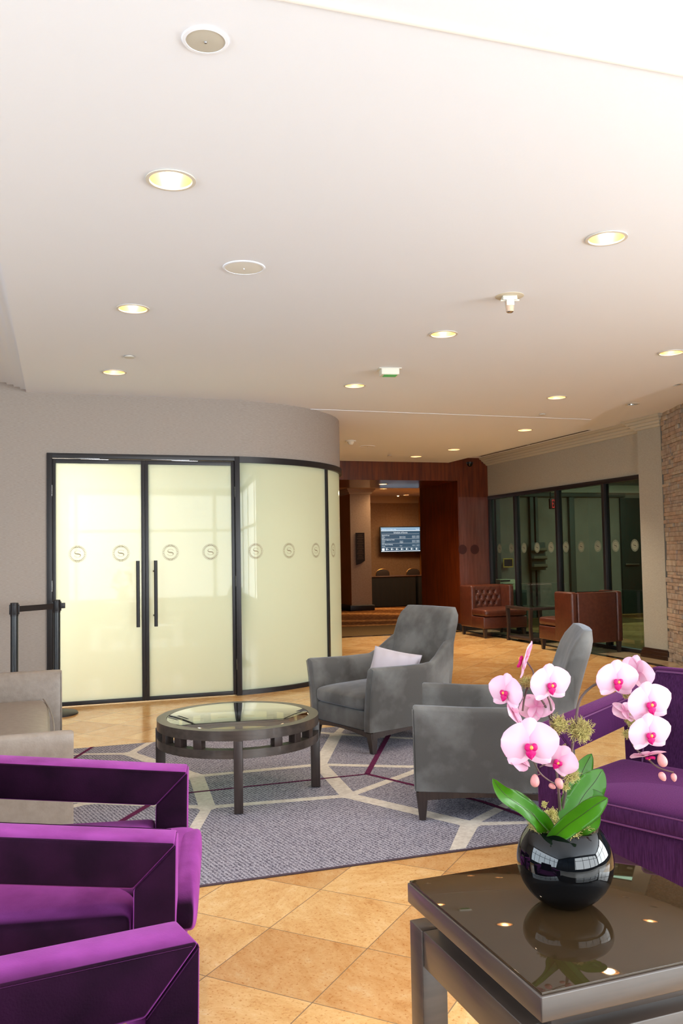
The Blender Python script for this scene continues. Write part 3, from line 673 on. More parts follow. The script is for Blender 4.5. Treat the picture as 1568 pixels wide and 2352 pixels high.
for (x,y),lab in zip(RA,('unlit round downlight in the raised ceiling near the stone wall, nearer the slot vent','unlit round downlight in the raised ceiling at the right edge of the photo')):
    t=thing('unlit_downlight',lab,'ceiling light',(x,y,ZR),0,'unlit downlights in the raised ceiling')
    bm=NB(); lathe(bm,(0,0,0),[(.06,0),(.078,0),(.078,-.006),(.06,-.008)],32,close=True); obj('trim_ring',bm,M_TRIM,t)
    bm=NB(); lathe(bm,(0,0,0),[(.062,0),(.055,.05),(.03,.08),(0,.085)],32); obj('reflector',bm,M_REFLOFF,t)
    bm=NB(); lathe(bm,(0,0,0),[(0,.01),(.02,.02),(.025,.05),(0,.07)],16); obj('bulb',bm,mat('unlit_bulb',(240,230,215),rough=.2),t)
M_GRILLE=mat('speaker_grille',(222,222,216),rough=.7)
def speaker(x,y,r,lab,dark=False):
    t=thing('ceiling_speaker',lab,'speaker',(x,y,ZC),0,'round ceiling speakers')
    bm=NB(); lathe(bm,(0,0,0),[(r,.0),(r+.012,0),(r+.010,-.005),(r,-.006)],48,close=True); obj('bezel',bm,M_CEIL,t)
    bm=NB(); lathe(bm,(0,0,0),[(0,-.006),(r*.6,-.006),(r,-.004)],48); obj('grille',bm,M_GRILLE if not dark else mat('speaker_grille_beige',(184,180,168),rough=.7),t)
    bm=NB(); lathe(bm,(0,0,0),[(0,-.012),(.004,-.011),(.005,-.007)],12); obj('logo_badge',bm,M_CHROME,t)
speaker(.412,2.458,.058*1.0,'small beige round ceiling speaker nearest the top of the photo',True)
speaker(.93,4.406,.10,'large white round ceiling speaker left of centre')
speaker(4.172,11.464,.10,'faint white round ceiling speaker in the far ceiling near the portal')
for x,y,lab in ((.506,6.612,'small flat sprinkler cover plate left, before the frosted doors'),(5.141,8.378,'small flat sprinkler cover plate near the curved ceiling edge'),(4.918,12.487,'small flat sprinkler cover plate close to the wooden portal')):
    bm=NB(); lathe(bm,(x,y,ZC),[(0,-.012),(.038,-.012),(.042,-.008),(.03,-.006),(.03,.0)],28); tag(obj('sprinkler_cover',bm,M_TRIM),lab,'sprinkler cover','sprinkler covers on the ceiling')
# smoke detector
t=thing('smoke_detector','small white smoke detector beyond the corner of the curved wall','smoke detector',(3.739,10.925,ZC))
bm=NB(); lathe(bm,(0,0,0),[(0,-.02),(.07,-.018),(.075,0)],32); obj('base',bm,M_WHITEP,t); bm=NB(); lathe(bm,(0,0,0),[(0,-.06),(.025,-.058),(.045,-.03),(.05,-.018)],32); obj('sensor_head',bm,M_WHITEP,t)
# ceiling spotlight / sprinkler-like motion unit on round plate
t=thing('ceiling_spotlight','white bracketed spotlight hanging from a round plate in the ceiling','spotlight',(2.561,4.50,ZC),rad(-18))
bm=NB(); lathe(bm,(0,0,0),[(0,-.004),(.078,-.004),(.085,-.002),(.085,0)],40); obj('mounting_plate',bm,mat('plate_cream',(206,198,178),rough=.5),t)
bm=NB(); rbox(bm,(-.045,-.03,-.02),(.04,.03,-.004),.003); rbox(bm,(-.045,-.034,-.03),(.04,-.022,-.012),.003); rbox(bm,(-.024,-.03,-.062),(.022,-.022,-.02),.002); rbox(bm,(-.024,.022,-.062),(.022,.03,-.02),.002); obj('bracket',bm,M_WHITEP,t)
bm=NB(); cyl(bm,(0,0,-.03),(0,0,-.095),.028,.022,20); obj('lamp_housing',bm,mat('lamp_peach',(214,186,160),rough=.3),t)
bm=NB(); lathe(bm,(0,0,0),[(0,-.102),(.015,-.100),(.022,-.094)],20); obj('lens',bm,M_CHROME,t)
bm=NB(); cyl(bm,(-.055,-.01,-.028),(.055,-.01,-.028),.007,n=10); obj('pivot_bolt',bm,M_WHITEP,t)
# sensor box
t=thing('sensor_box','small white box with green-lit underside on the ceiling','sensor',(2.60,6.58,ZC),rad(-10))
bm=NB(); rbox(bm,(-.075,-.06,-.055),(.075,.06,0),.006); obj('housing',bm,mat('box_white',(224,222,208),rough=.5),t)
bm=NB(); rbox(bm,(-.095,-.065,-.006),(.095,.065,0),.002); obj('flange',bm,M_WHITEP,t)
bm=NB(); rbox(bm,(-.05,-.045,-.0575),(.06,.045,-.0545)); obj('green_label',bm,mat('sensor_green',(70,150,90),rough=.4,emit=(60,190,100),emit_s=.25),t)
# slot vent
t=thing('slot_vent','long narrow black slot air vent beside the crown moulding','vent',(6.80,11.5,ZR))
bm=NB(); rbox(bm,(-.035,-1.62,-.004),(.035,1.62,0),.001); obj('frame',bm,M_CEIL,t)
for s in (-1,1):
    for k in (-1,1):
        bm=NB(); rbox(bm,(k*.014-.009,s*.8-.78,-.006),(k*.014+.009,s*.8+.78,-.004)); obj('slot',bm,M_DARK,t)
# dome camera
t=thing('dome_camera','small black dome security camera at the ceiling corner over the wooden pillar','camera',(6.66,13.2,ZC))
bm=NB(); lathe(bm,(0,0,0),[(0,-.03),(.055,-.03),(.06,0)],28); obj('base',bm,M_BLACK,t); bm=NB(); lathe(bm,(0,0,-.03),[(0,-.05),(.02,-.047),(.04,-.03),(.05,0)],28); obj('dome',bm,M_GLOSSBLK,t)
# ================================================================= RUG
def rug_mat(name,c,c2,c3):
    m=mat(name,c,rough=.95,spec=.05); n,l=nodes(m); b=n['Principled BSDF']
    tc=n.new('ShaderNodeTexCoord'); mp=n.new('ShaderNodeMapping'); mp.inputs['Rotation'].default_value=(0,0,rad(-14)); l.new(tc.outputs['Object'],mp.inputs[0])
    w=n.new('ShaderNodeTexWave'); w.bands_direction='X'; w.inputs['Scale'].default_value=17; w.inputs['Distortion'].default_value=5; w.inputs['Detail'].default_value=3; w.inputs['Detail Scale'].default_value=9; l.new(mp.outputs[0],w.inputs['Vector'])
    t=n.new('ShaderNodeTexNoise'); t.inputs['Scale'].default_value=140; t.inputs['Detail'].default_value=2; l.new(tc.outputs['Object'],t.inputs['Vector'])
    ad=n.new('ShaderNodeMath'); ad.operation='MULTIPLY_ADD'; ad.inputs[1].default_value=.35; l.new(w.outputs['Fac'],ad.inputs[0]); l.new(t.outputs['Fac'],ad.inputs[2])
    r=n.new('ShaderNodeValToRGB'); e=r.color_ramp.elements; e[0].position=.42; e[0].color=lin(c); e[1].position=.85; e[1].color=lin(c3); x=e.new(.6); x.color=lin(c2)
    l.new(ad.outputs[0],r.inputs[0]); l.new(r.outputs[0],b.inputs['Base Color'])
    bp=n.new('ShaderNodeBump'); bp.inputs['Strength'].default_value=.5; bp.inputs['Distance'].default_value=.004; l.new(t.outputs['Fac'],bp.inputs['Height']); l.new(bp.outputs[0],b.inputs['Normal']); return m
M_RUG=rug_mat('rug_blue_grey',(84,80,92),(130,126,138),(178,174,184))
M_RUGW=mat('rug_cream',(226,218,206),rough=.95,spec=.05,c2=(208,198,186),scale=45,bump=(200,.3))
M_RUGP=mat('rug_plum',(106,44,80),rough=.95,spec=.05,c2=(92,36,68),scale=60)
M_RUGE=mat('rug_binding',(74,58,66),rough=.9)
bm=NB()
RX0,RX1,RY0,RY1=-1.05,2.95,3.58,6.42
rbox(bm,(RX0,RY0,.0005),(RX1,RY1,.010),.003,1)
for f in bm.faces: f.material_index=3 if abs(f.normal.z)<.6 and f.calc_center_median().z<.009 else 0
z=.0108
def clipx(p): return Vector((max(RX0+.005,min(RX1-.005,p[0])),max(RY0+.006,min(RY1-.006,p[1]))))
def stripe(pts,w0,w1,mi,zz):
    n=len(pts)-1
    for i in range(n):
        a=Vector(pts[i]); b=Vector(pts[i+1]); wa=w0+(w1-w0)*i/n; wb=w0+(w1-w0)*(i+1)/n
        d=(b-a).normalized(); q=Vector((-d.y,d.x))
        vs=[bm.verts.new((*clipx(p),zz)) for p in (a+q*wa/2,b+q*wb/2,b-q*wb/2,a-q*wa/2)]
        f=bm.faces.new(vs); f.material_index=mi
W=.058
J={ 'J1':(.454,6.10),'J2':(.747,4.651),'J3':(.791,5.323),'J4':(.16,4.99),'J5':(1.517,4.581),'J6':(1.571,5.315),'J7':(1.951,6.15),'J8':(1.914,3.888)}
segs=[('J1',(-.4,6.55)),('J1',(.62,6.42)),('J1','J3'),('J2','J3'),('J2','J4'),('J2','J5'),('J2',(.615,4.275)),((.615,4.275),(.30,3.58)),('J3','J6'),('J3',(.2,5.6)),((.2,5.6),(-.5,5.5)),
 ('J4',(-.6,4.6)),('J4',(.45,5.14)),((.45,5.14),'J3'),('J4',(-.3,5.3)),('J6','J7'),('J6','J5'),('J6',(2.079,5.047)),((2.079,5.047),(2.95,4.75)),('J5',(2.018,4.901)),((2.018,4.901),(2.7,5.4)),('J7',(1.72,6.42)),('J7',(2.4,5.80)),((2.4,5.80),(2.95,5.6)),('J7',(2.1,6.42)),('J5','J8'),('J8',(2.217,4.094)),((2.217,4.094),(2.9,4.6)),('J8',(2.95,3.40)),('J8',(1.70,3.45)),
 ((-.6,4.6),(-1.05,4.9)),((-.6,4.6),(-.7,3.6)),((-.3,5.3),(-.5,5.5)),((-.5,5.5),(-1.05,5.3))]
for i,(a,b) in enumerate(segs):
    a=J.get(a,a) if isinstance(a,str) else a; b=J.get(b,b) if isinstance(b,str) else b
    ww=W*(1.55 if i in (2,3,7,9,15,16,25,29) else 1.0)
    stripe([a,b],ww,ww,1,z+i*1e-5)
for j in J.values():
    vs=[bm.verts.new((j[0]+.055*math.cos(2*PI*k/12),j[1]+.055*math.sin(2*PI*k/12),z+.0005)) for k in range(12)]; bm.faces.new(vs).material_index=1
pl=[((1.771,4.98),(2.281,5.94),.035),((2.281,5.94),(2.5,6.42),.035),((1.771,4.98),(.703,4.971),.02),((.703,4.971),(.505,4.885),.022),((.505,4.885),(.05,4.2),.035),((.05,4.2),(-.4,3.58),.035),((1.771,4.98),(2.15,4.20),.028),((2.15,4.2),(2.3,3.58),.028),((.505,4.885),(-.2,5.4),.022),((-.2,5.4),(.22,6.42),.03),((-.2,5.4),(-1.05,5.8),.03)]
for a,b,w in pl: stripe([a,b],w,w,2,z+.001)
o=obj('area_rug',bm,[M_RUG,M_RUGW,M_RUGP,M_RUGE],None,False); tag(o,'large blue-grey area rug with cream and plum crossing lines under the coffee table','rug')
# ================================================================= COFFEE TABLE
ct=thing('coffee_table','round dark wood coffee table with glass top on the blue-grey rug','coffee table',(.972,4.915,.0135),rad(-11.6))
R0=.458
def ring(bm,r0,r1,z0,z1,n=96): lathe(bm,(0,0,0),[(r0,z0),(r1,z0),(r1,z1),(r0,z1)],n,close=True)
bm=NB(); ring(bm,R0-.055,R0,.372,.424); obj('top_ring',bm,M_DARKWOOD,ct)
bm=NB(); ring(bm,R0-.055,R0,.280,.325); obj('lower_ring',bm,M_DARKWOOD,ct)
bm=NB(); ring(bm,R0-.075,R0-.050,.395,.408); obj('glass_ledge',bm,M_DARKWOOD,ct)
bm=NB(); lathe(bm,(0,0,0),[(0,.410),(R0-.058,.410),(R0-.057,.422),(R0-.064,.426),(0,.426)],96); obj('glass_top',bm,M_GLASS,ct)
for q in range(4):
    a=rad(-90+q*90)
    bm=NB(); Mr=Matrix.Rotation(a,4,'Z'); rbox(bm,(R0-.045,-.0235,0),(R0+.006,.0235,.372),.003,M=Mr); obj('leg',bm,M_ESPL,ct)
    for k in (-17,0,17):
        bm=NB(); Mr=Matrix.Rotation(a+rad(45+k),4,'Z'); rbox(bm,(R0-.05,-.024,.325),(R0-.004,.024,.372),.001,M=Mr); obj('spacer_block',bm,M_ESPL,ct)
# ================================================================= GREY ARMCHAIRS
def face(fx,fy): return math.atan2(fx,-fy)
def suede_chair(label,loc,rot):
    c=thing('armchair',label,'armchair',loc,rot,'grey suede armchairs'); HW=.405; 
    # arms
    for s in (-1,1):
        bm=NB(); secs=[]
        ys=[0,.008,.03,.15,.3,.45,.55,.62,.68,.74,.79]
        for y in ys:
            top=.560+.010*(y<.3)*(1-y/.3)+.16*sst((y-.52)/.30); inn=.075*sst((y-.42)/.40); pinch=.006 if y==0 else 0
            sec=[]
            zs=[.14,.2,.28,.36,.44,.50,top-.02]
            prof=lambda z:.352+.055*max(0,(min(z,.57)-.16)/.41)**1.8-inn
            th=.072
            for z_ in zs: sec.append(((prof(z_)-pinch)*s,y,z_))
            sec.append(((prof(top)-.010)*s,y,top-.004-pinch)); sec.append(((prof(top)-th/2)*s,y,top+.004-pinch)); sec.append(((prof(top)-th+.012)*s,y,top-.004-pinch))
            for z_ in zs[::-1]: sec.append(((prof(z_)-th+pinch)*s,y,z_))
            secs.append(sec)
        loft(bm,secs); obj('arm',bm,M_SUEDE,c,angle=55)
        bm=NB(); tube(bm,[((.352+.055*max(0,(zz_-.16)/.41)**1.8)*s,-.001,zz_) for zz_ in (.15,.25,.35,.45,.52,.555)],.0028,6); obj('arm_piping',bm,M_SUEDE,c)
    # front panel, seat
    bm=NB(); rbox(bm,(-.285,.012,.14),(.285,.10,.272),.012); rbox(bm,(-.285,.09,.14),(.285,.70,.22),.01); obj('front_panel',bm,M_SUEDE,c)
    bm=NB(); superq(bm,(0,.335,.325),(.288,.345,.062),.42,.16,M=Matrix.Rotation(rad(1.5),4,'X'),fn=lambda p:Vector((p.x,p.y,p.z+(.018*(1-(p.x/.29)**2)*(1-(p.y/.34)**2) if p.z>0 else 0)))); obj('seat_cushion',bm,M_SUEDE,c)
    # back
    bm=NB(); secs=[]; N=16
    for i in range(N+1):
        t=i/N; zc=.14+.78*t; yc=.70+.06*t+.13*t*t; hw=.335-.03*t+.0*t; th=.065-.012*t
        if i==N: hw-=.045; th-=.03
        if i==N-1: hw-=.008; th-=.008
        if i==N: zc=.925
        sec=[]
        for k in range(28):
            a=2*PI*k/28; sg=lambda v,e: math.copysign(abs(v)**e,v)
            x=hw*sg(math.cos(a),.28); y=th*sg(math.sin(a),.45)
            sec.append((x,yc+y+.03*(x/.33)**2*(-1),zc+ (.0)))
        secs.append(sec)
    loft(bm,secs); obj('backrest',bm,M_SUEDE,c,angle=60)
    bm=NB(); loft(bm,[[(-.27,.70,.14),(.27,.70,.14),(.27,.78,.14),(-.27,.78,.14)],[(-.28,.72,.5),(.28,.72,.5),(.28,.80,.5),(-.28,.80,.5)]]); obj('back_panel',bm,M_SUEDE,c)
    # base rail with arch
    def arch(L): 
        pts=[(-L,.14),(L,.14),(L,.095)]+[(L*(1-2*i/12),.095+.025*math.sin(PI*i/12)) for i in range(1,12)]+[(-L,.095)]; return pts
    bm=NB(); prism(bm,arch(.345),.015,.045,axis='y'); prism(bm,arch(.30),.74,.77,axis='y')
    for s in (-1,1):
        pts=[(y+.39,z_) for y,z_ in arch(.37)]; prism(bm,pts,s*.345-.012,s*.345+.012,axis='x')
    obj('base_rail',bm,M_ESPL,c,False)
    for sx in (-1,1):
        for y,dy in ((.035,-.0),(.76,.05)):
            bm=NB(); x=sx*.325
            loft(bm,[[(x-.03,y-.03,.135),(x+.03,y-.03,.135),(x+.03,y+.03,.135),(x-.03,y+.03,.135)],[(x-.016+sx*.012,y-.016+dy,0),(x+.016+sx*.012,y-.016+dy,0),(x+.016+sx*.012,y+.016+dy,0),(x-.016+sx*.012,y+.016+dy,0)]]); obj('leg',bm,M_ESPL,c,False)
    return c
fA=Vector((-.954,-.30)).normalized(); fB=Vector((-.89,.456)).normalized()
cA=suede_chair('grey suede armchair holding the pale lavender pillow, beside the coffee table',(1.852,5.765,.0135),face(*fA))
cB=dup(cA,(1.85,4.353,.0135),face(*fB),'grey suede armchair with no pillow, seen from its side behind the orchids')
# pillow
aA=face(*fA); loc=Vector((1.852,5.765,0))+Matrix.Rotation(aA,3,'Z')@Vector((.045,.46,.512))
bm=NB(); 
def pil(p):
    u,v=p.x/.2,p.z/.135; k=(1-min(1,abs(u))**2.4)*(1-min(1,abs(v))**2.4); cx=1+.06*(abs(u)*abs(v))
    return Vector((p.x*cx,p.y*(.12+k),p.z*cx+.004*math.sin(9*u)))
superq(bm,(0,0,0),(.195,.075,.13),.55,.5,24,48,M=None,fn=lambda p:p)
bm.free(); bm=NB(); G=24; top=[];bot=[]
for sgn,store in ((1,top),(-1,bot)):
    for i in range(G+1):
        row=[]
        for j in range(G+1):
            u=-1+2*i/G; v=-1+2*j/G
            k=((1-abs(u)**2.6)*(1-abs(v)**2.6))**.6
            x=.19*u*(1-.05*(1-v*v)+.0); z_=.13*v*(1-.07*(1-u*u)); wr=.004*math.sin(11*u+3*v)*(1-k)*k*4
            row.append((x,sgn*(.06*k+.002)+wr,z_))
        store.append(row)
for store in (top,bot):
    V=[[bm.verts.new(Vector(p)) for p in r] for r in store]
    for i in range(G):
        for j in range(G): bm.faces.new((V[i][j],V[i+1][j],V[i+1][j+1],V[i][j+1]))
bmesh.ops.remove_doubles(bm,verts=bm.verts[:],dist=.0045)
Mp=Euler((rad(-20),rad(8),aA+rad(24))).to_matrix().to_4x4()
po=thing('throw_pillow','pale lavender rectangular throw pillow leaning on the grey armchair','pillow',loc); 
for v in bm.verts: v.co=Mp@v.co
obj('cushion',bm,M_LAV,po,angle=80)
bm=NB(); per=[]
for i in range(G): per.append((-1+2*i/G,-1))
for i in range(G): per.append((1,-1+2*i/G))
for i in range(G): per.append((1-2*i/G,1))
for i in range(G): per.append((-1,1-2*i/G))
tube(bm,[Mp@Vector((.19*u*(1-.05*(1-v*v)),0,.13*v*(1-.07*(1-u*u)))) for u,v in per],.0035,6,closed=True); obj('piping',bm,M_LAV,po)
# ================================================================= TAUPE LEATHER SETTEE (left)
SW=1.09
st=thing('leather_sofa','taupe leather sofa with square thin arms at the left edge of the photo','sofa',(.035,4.93,.0135),face(1,.02))
for s in (-1,1):
    bm=NB(); secs=[]
    for y in (0,.01,.04,.2,.5,.8):
        pc=.008 if y==0 else (.002 if y==.01 else 0); prof=lambda z:SW-.05+.05*max(0,(z-.15)/.46)**1.6; th=.065; sec=[]
        zs=[.10,.25,.4,.52,.59]
        for z_ in zs: sec.append(((prof(z_)-pc)*s,y,z_))
        sec+=[((prof(.6)-.01)*s,y,.604-pc),((prof(.6)-th/2)*s,y,.609-pc),((prof(.6)-th+.01)*s,y,.604-pc)]
        for z_ in zs[::-1]: sec.append(((prof(z_)-th+pc)*s,y,z_))
        secs.append(sec)
    loft(bm,secs); obj('arm',bm,M_LEATHG,st,angle=55)
    bm=NB(); tube(bm,[((SW-.05+.05*max(0,(zz_-.15)/.46)**1.6-.065)*s,.004,zz_) for zz_ in (.11,.25,.4,.52,.59)],.003,6); obj('arm_seam',bm,M_LEATHG,st)
bm=NB(); rbox(bm,(-SW+.11,.10,.10),(SW-.11,.80,.30),.02); obj('seat_base',bm,M_LEATHG,st)
def cushfn(p):
    u=p.x/(SW-.12); v=p.y/.33
    return Vector((p.x,p.y-(.05*(abs(u)**2) *-1 if p.y<0 else 0),p.z+(.02*(1-u*u)*(1-v*v) if p.z>0 else 0)))
bm=NB(); superq(bm,(0,.40,.375),(SW-.115,.345,.075),.32,.1,20,72,fn=cushfn); obj('seat_cushion',bm,M_LEATHG,st,angle=60)
bm=NB(); tube(bm,[((SW-.125)*u,.40-.335+.05*u*u,.437) for u in [-1+.1*i for i in range(21)]],.004,6); obj('seat_piping',bm,M_LEATHG,st)
bm=NB(); rbox(bm,(-SW+.06,.70,.10),(SW-.06,.86,.74),.04); obj('backrest',bm,M_LEATHG,st)
for sx in (-1,1):
    for y in (.05,.8):
        bm=NB(); rbox(bm,(sx*(SW-.10)-.025,y-.025,0),(sx*(SW-.10)+.025,y+.025,.10),.004); obj('leg',bm,M_ESPL,st)
# ================================================================= PURPLE VELVET CHAIRS
def velvet_chair(name,label,loc,rot,W2=.44,aw=.13,zf=.60,zb=.68,M=M_PURP,seat=.43,sw=None,L=.80,pipe=False,backz=.80,seat_t=.095,hb=.12,tee=False):
    c=thing(name,label,'armchair',loc,rot,None); sl=(zb-zf)/L
    for s in (-1,1):
        x0,x1=sorted((s*W2,s*(W2-aw)))
        # mitred open frame: top bar, front post, rear post as separate parts
        def bar(pts,nm):
            bm=NB(); prism(bm,pts,x0,x1,axis='x'); bmesh.ops.bevel(bm,geom=bm.edges[:],offset=.010,segments=3,profile=.5,affect='EDGES'); return obj(nm,bm,M,c,angle=50)
        h=hb; pw=.11
        zt=lambda y:zf+sl*y
        ar=bar([(0,zt(0)),(L,zt(L)),(L,zt(L)-h),(pw,zt(pw)-h)],'arm_rail')
        bar([(0,zt(0)-.001),(pw,zt(pw)-h),(pw+.01,.0),(.01,.0)],'arm_post')
        bar([(L-.11,zt(L-.11)-h+.001),(L,zt(L)-h+.001),(L,.0),(L-.09,.0)],'rear_post')
        bm=NB()
        for xx in (x0,x1):
            tube(bm,[(xx,.004,zt(0)-.008),(xx,pw,zt(pw)-h)],.0008,6)
            tube(bm,[(xx-math.copysign(.004,xx),y,zt(y)-.003) for y in (0.02,.2,.4,.6,L-.02)],.0028 if pipe else .0012,6)
        obj('seam_piping',bm,M_PIPE if pipe else M,c)
    sw=sw or (W2-aw-.004)
    bm=NB(); 
    def fn(p):
        v=p.y/.31; return Vector((p.x,p.y,p.z+(.012*(1-(p.x/sw)**2)*(1-v*v) if p.z>0 else 0)-.06*(p.y+.31)))
    superq(bm,(0,.30,seat-seat_t/2),(sw,.335,seat_t/2+.008),.42,.13,22,60,fn=fn)
    superq(bm,(0,.385,seat-seat_t/2-.012),(W2-.006,.268,seat_t/2+.010),.3,.05,22,60)
    if tee: superq(bm,(-.035,-.012,seat-seat_t/2-.004),(W2-.085,.038,seat_t/2+.010),.7,.30,18,60)
    obj('seat_cushion',bm,M,c,angle=60)
    if not tee: bm=NB(); tube(bm,[(x*(sw if not tee else .27)*.97,-.030-.022*tee,seat-.012) for x in [-1+.1*i for i in range(21)]],.003,6); tube(bm,[(x*(sw if not tee else .27)*.97,-.030-.022*tee,seat-seat_t+.010) for x in [-1+.1*i for i in range(21)]],.0035,6); obj('cushion_piping',bm,M_PIPE if pipe else M,c)
    bm=NB(); rbox(bm,(-sw+.005,.01,.12),(sw-.005,.64,seat-seat_t),.025); obj('seat_base',bm,M,c)
    # reclined back
    bm=NB(); Mb=Matrix.Translation((0,.60,.30))@Matrix.Rotation(rad(-12),4,'X')
    rbox(bm,(-sw-.0,0,-.10),(sw+.0,.15,backz-.30),.045,4,M=Mb); obj('backrest',bm,M,c)
    if pipe:
        bm=NB(); zz2=backz-.305; tube(bm,[Mb@Vector(q) for q in ((-sw+.02,.0,.0),(-sw+.02,-.001,zz2-.06),(-sw+.06,.0,zz2-.02),(sw-.06,.0,zz2-.02),(sw-.02,0,zz2-.06),(sw-.02,0,0))],.004,6); obj('back_piping',bm,M_PIPE,c)
    return c
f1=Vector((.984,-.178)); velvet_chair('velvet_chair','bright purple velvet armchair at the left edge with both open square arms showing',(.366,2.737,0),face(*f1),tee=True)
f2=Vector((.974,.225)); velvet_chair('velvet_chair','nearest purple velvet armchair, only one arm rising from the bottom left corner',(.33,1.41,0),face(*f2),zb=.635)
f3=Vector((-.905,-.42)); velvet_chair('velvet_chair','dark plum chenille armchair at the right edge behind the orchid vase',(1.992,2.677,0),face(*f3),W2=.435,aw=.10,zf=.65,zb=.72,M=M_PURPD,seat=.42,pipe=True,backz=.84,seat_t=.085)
# ================================================================= SIDE TABLE (right foreground)
tr=rad(1.77); T0=Vector((.754,1.861,0)); SL=.548
stt=thing('side_table','square dark bronze side table with glossy brown glass top in the right foreground','side table',(T0.x,T0.y,0),tr)
# local: x right, y negative toward camera
M_BRZ=mat('brushed_bronze_wood',(78,66,58),rough=.3,c2=(64,54,48),scale=3,stretch=(1,1,16),detail=6,coat=.3,spec=.6)
bm=NB(); rbox(bm,(0,-SL,.552),(SL,0,.596),.003); obj('table_top',bm,M_BRZ,stt)
bm=NB(); rbox(bm,(.004,-SL+.004,.596),(SL-.004,-.004,.601),.001); obj('glass_inlay',bm,M_BLKGLASS,stt)
bm=NB(); rbox(bm,(.05,-SL+.05,.500),(SL-.05,-.05,.552),.002); obj('neck',bm,M_BRZ,stt)
for sx,sy in ((0,0),(1,0),(0,1),(1,1)):
    x0=.003+sx*(SL-.066); y1=-.003-sy*(SL-.070)
    bm=NB(); rbox(bm,(x0,y1-.064,0),(x0+.060,y1,.513),.002); obj('leg',bm,M_BRZ,stt)
for a in (((.064,-.060,.435),(SL-.064,-.006,.513)),((.064,-SL+.006,.435),(SL-.064,-SL+.060,.513)),((.006,-SL+.068,.435),(.060,-.068,.513)),((SL-.060,-SL+.068,.435),(SL-.006,-.068,.513))):
    bm=NB(); rbox(bm,a[0],a[1],.002); obj('apron',bm,M_BRZ,stt)
# ================================================================= VASE + ORCHIDS
VC=Vector((1.022,1.627,.601)); VR=.101
prof=[(0,.0),(.045,.0)]
for i in range(1,25):
    a=-math.acos(.45)+ (math.acos(.45)+rad(43))*i/24
    prof.append((VR*math.cos(a),.090+VR*math.sin(a)*.98))
zt_=prof[-1][1]; rt=prof[-1][0]
prof+=[(rt-.003,zt_+.0025),(rt-.007,zt_+.002),(rt-.010,zt_-.004),(rt-.008,zt_-.03),(0.0,zt_-.035)]
bm=NB(); lathe(bm,VC,prof,72); tag(obj('bowl_vase',bm,M_GLOSSBLK,None,angle=70),'round glossy black bowl vase on the dark side table','vase')
VT=VC+Vector((0,0,zt_)); print('vase top',VT,rt)
orc=thing('orchid_plant','pink and white orchid plant with arching stems growing from the black bowl vase','plant',VT)
O=lambda p:Vector(p)-VT
def petal_mat():
    m=mat('orchid_petal',(250,222,232),rough=.5,spec=.3,sss=.0); n,l=nodes(m); b=n['Principled BSDF']
    at_=n.new('ShaderNodeAttribute'); at_.attribute_name='pinkness'
    r=n.new('ShaderNodeValToRGB'); e=r.color_ramp.elements; e[0].position=0; e[0].color=lin((234,204,218)); e[1].position=1; e[1].color=lin((214,84,150)); x=e.new(.4); x.color=lin((228,164,192))
    l.new(at_.outputs['Fac'],r.inputs[0]); l.new(r.outputs[0],b.inputs['Base Color'])
    o=n['Material Output']; t=n.new('ShaderNodeBsdfTranslucent'); l.new(r.outputs[0],t.inputs[0]); mx=n.new('ShaderNodeMixShader'); mx.inputs[0].default_value=.3; l.new(b.outputs[0],mx.inputs[1]); l.new(t.outputs[0],mx.inputs[2]); l.new(mx.outputs[0],o.inputs[0]); return m
M_PET=petal_mat()
M_LIP=mat('orchid_lip',(176,6,84),rough=.5,spec=.2,c2=(200,24,110),scale=60)
M_LIPY=mat('orchid_throat',(240,150,70),rough=.5)
M_STEM=mat('orchid_stem',(72,62,56),rough=.45,c2=(96,66,60),scale=20)
M_BUD=mat('orchid_bud',(200,110,128),rough=.5,c2=(214,150,130),scale=30)
def petal(bm,L,Wd,ang,tip=.25,cup=.12,base=.05,curl=.0,lay=None,n=18,m=12,wave=.0,z0=0,inner=.3,edge=0):
    ca,sa=math.cos(ang),math.sin(ang); V=[]
    for i in range(n+1):
        t=i/n; w=Wd*(math.sin(PI*min(1,t**.75*.94+.03))**.7)*(1 if t<1 else 0)+.0015; row=[]
        for j in range(m+1):
            s=-1+2*j/m; x=t*L; y=s*w/2; z=cup*L*(t*t)*-1*0+z0+ -cup*(s*s)*w*.5+ curl*L*math.sin(t*PI*.5)+wave*L*math.sin(t*7+s*2)*abs(s)
            v=bm.verts.new((x*ca-y*sa,x*sa+y*ca,z)); 
            v[lay]=max(0,inner*(1-t*2.2))+edge*abs(s)*t*.6+.16*t*abs(s)+edge*.3
            row.append(v)
        V.append(row)
    for i in range(n):
        for j in range(m): bm.faces.new((V[i][j],V[i+1][j],V[i+1][j+1],V[i][j+1]))
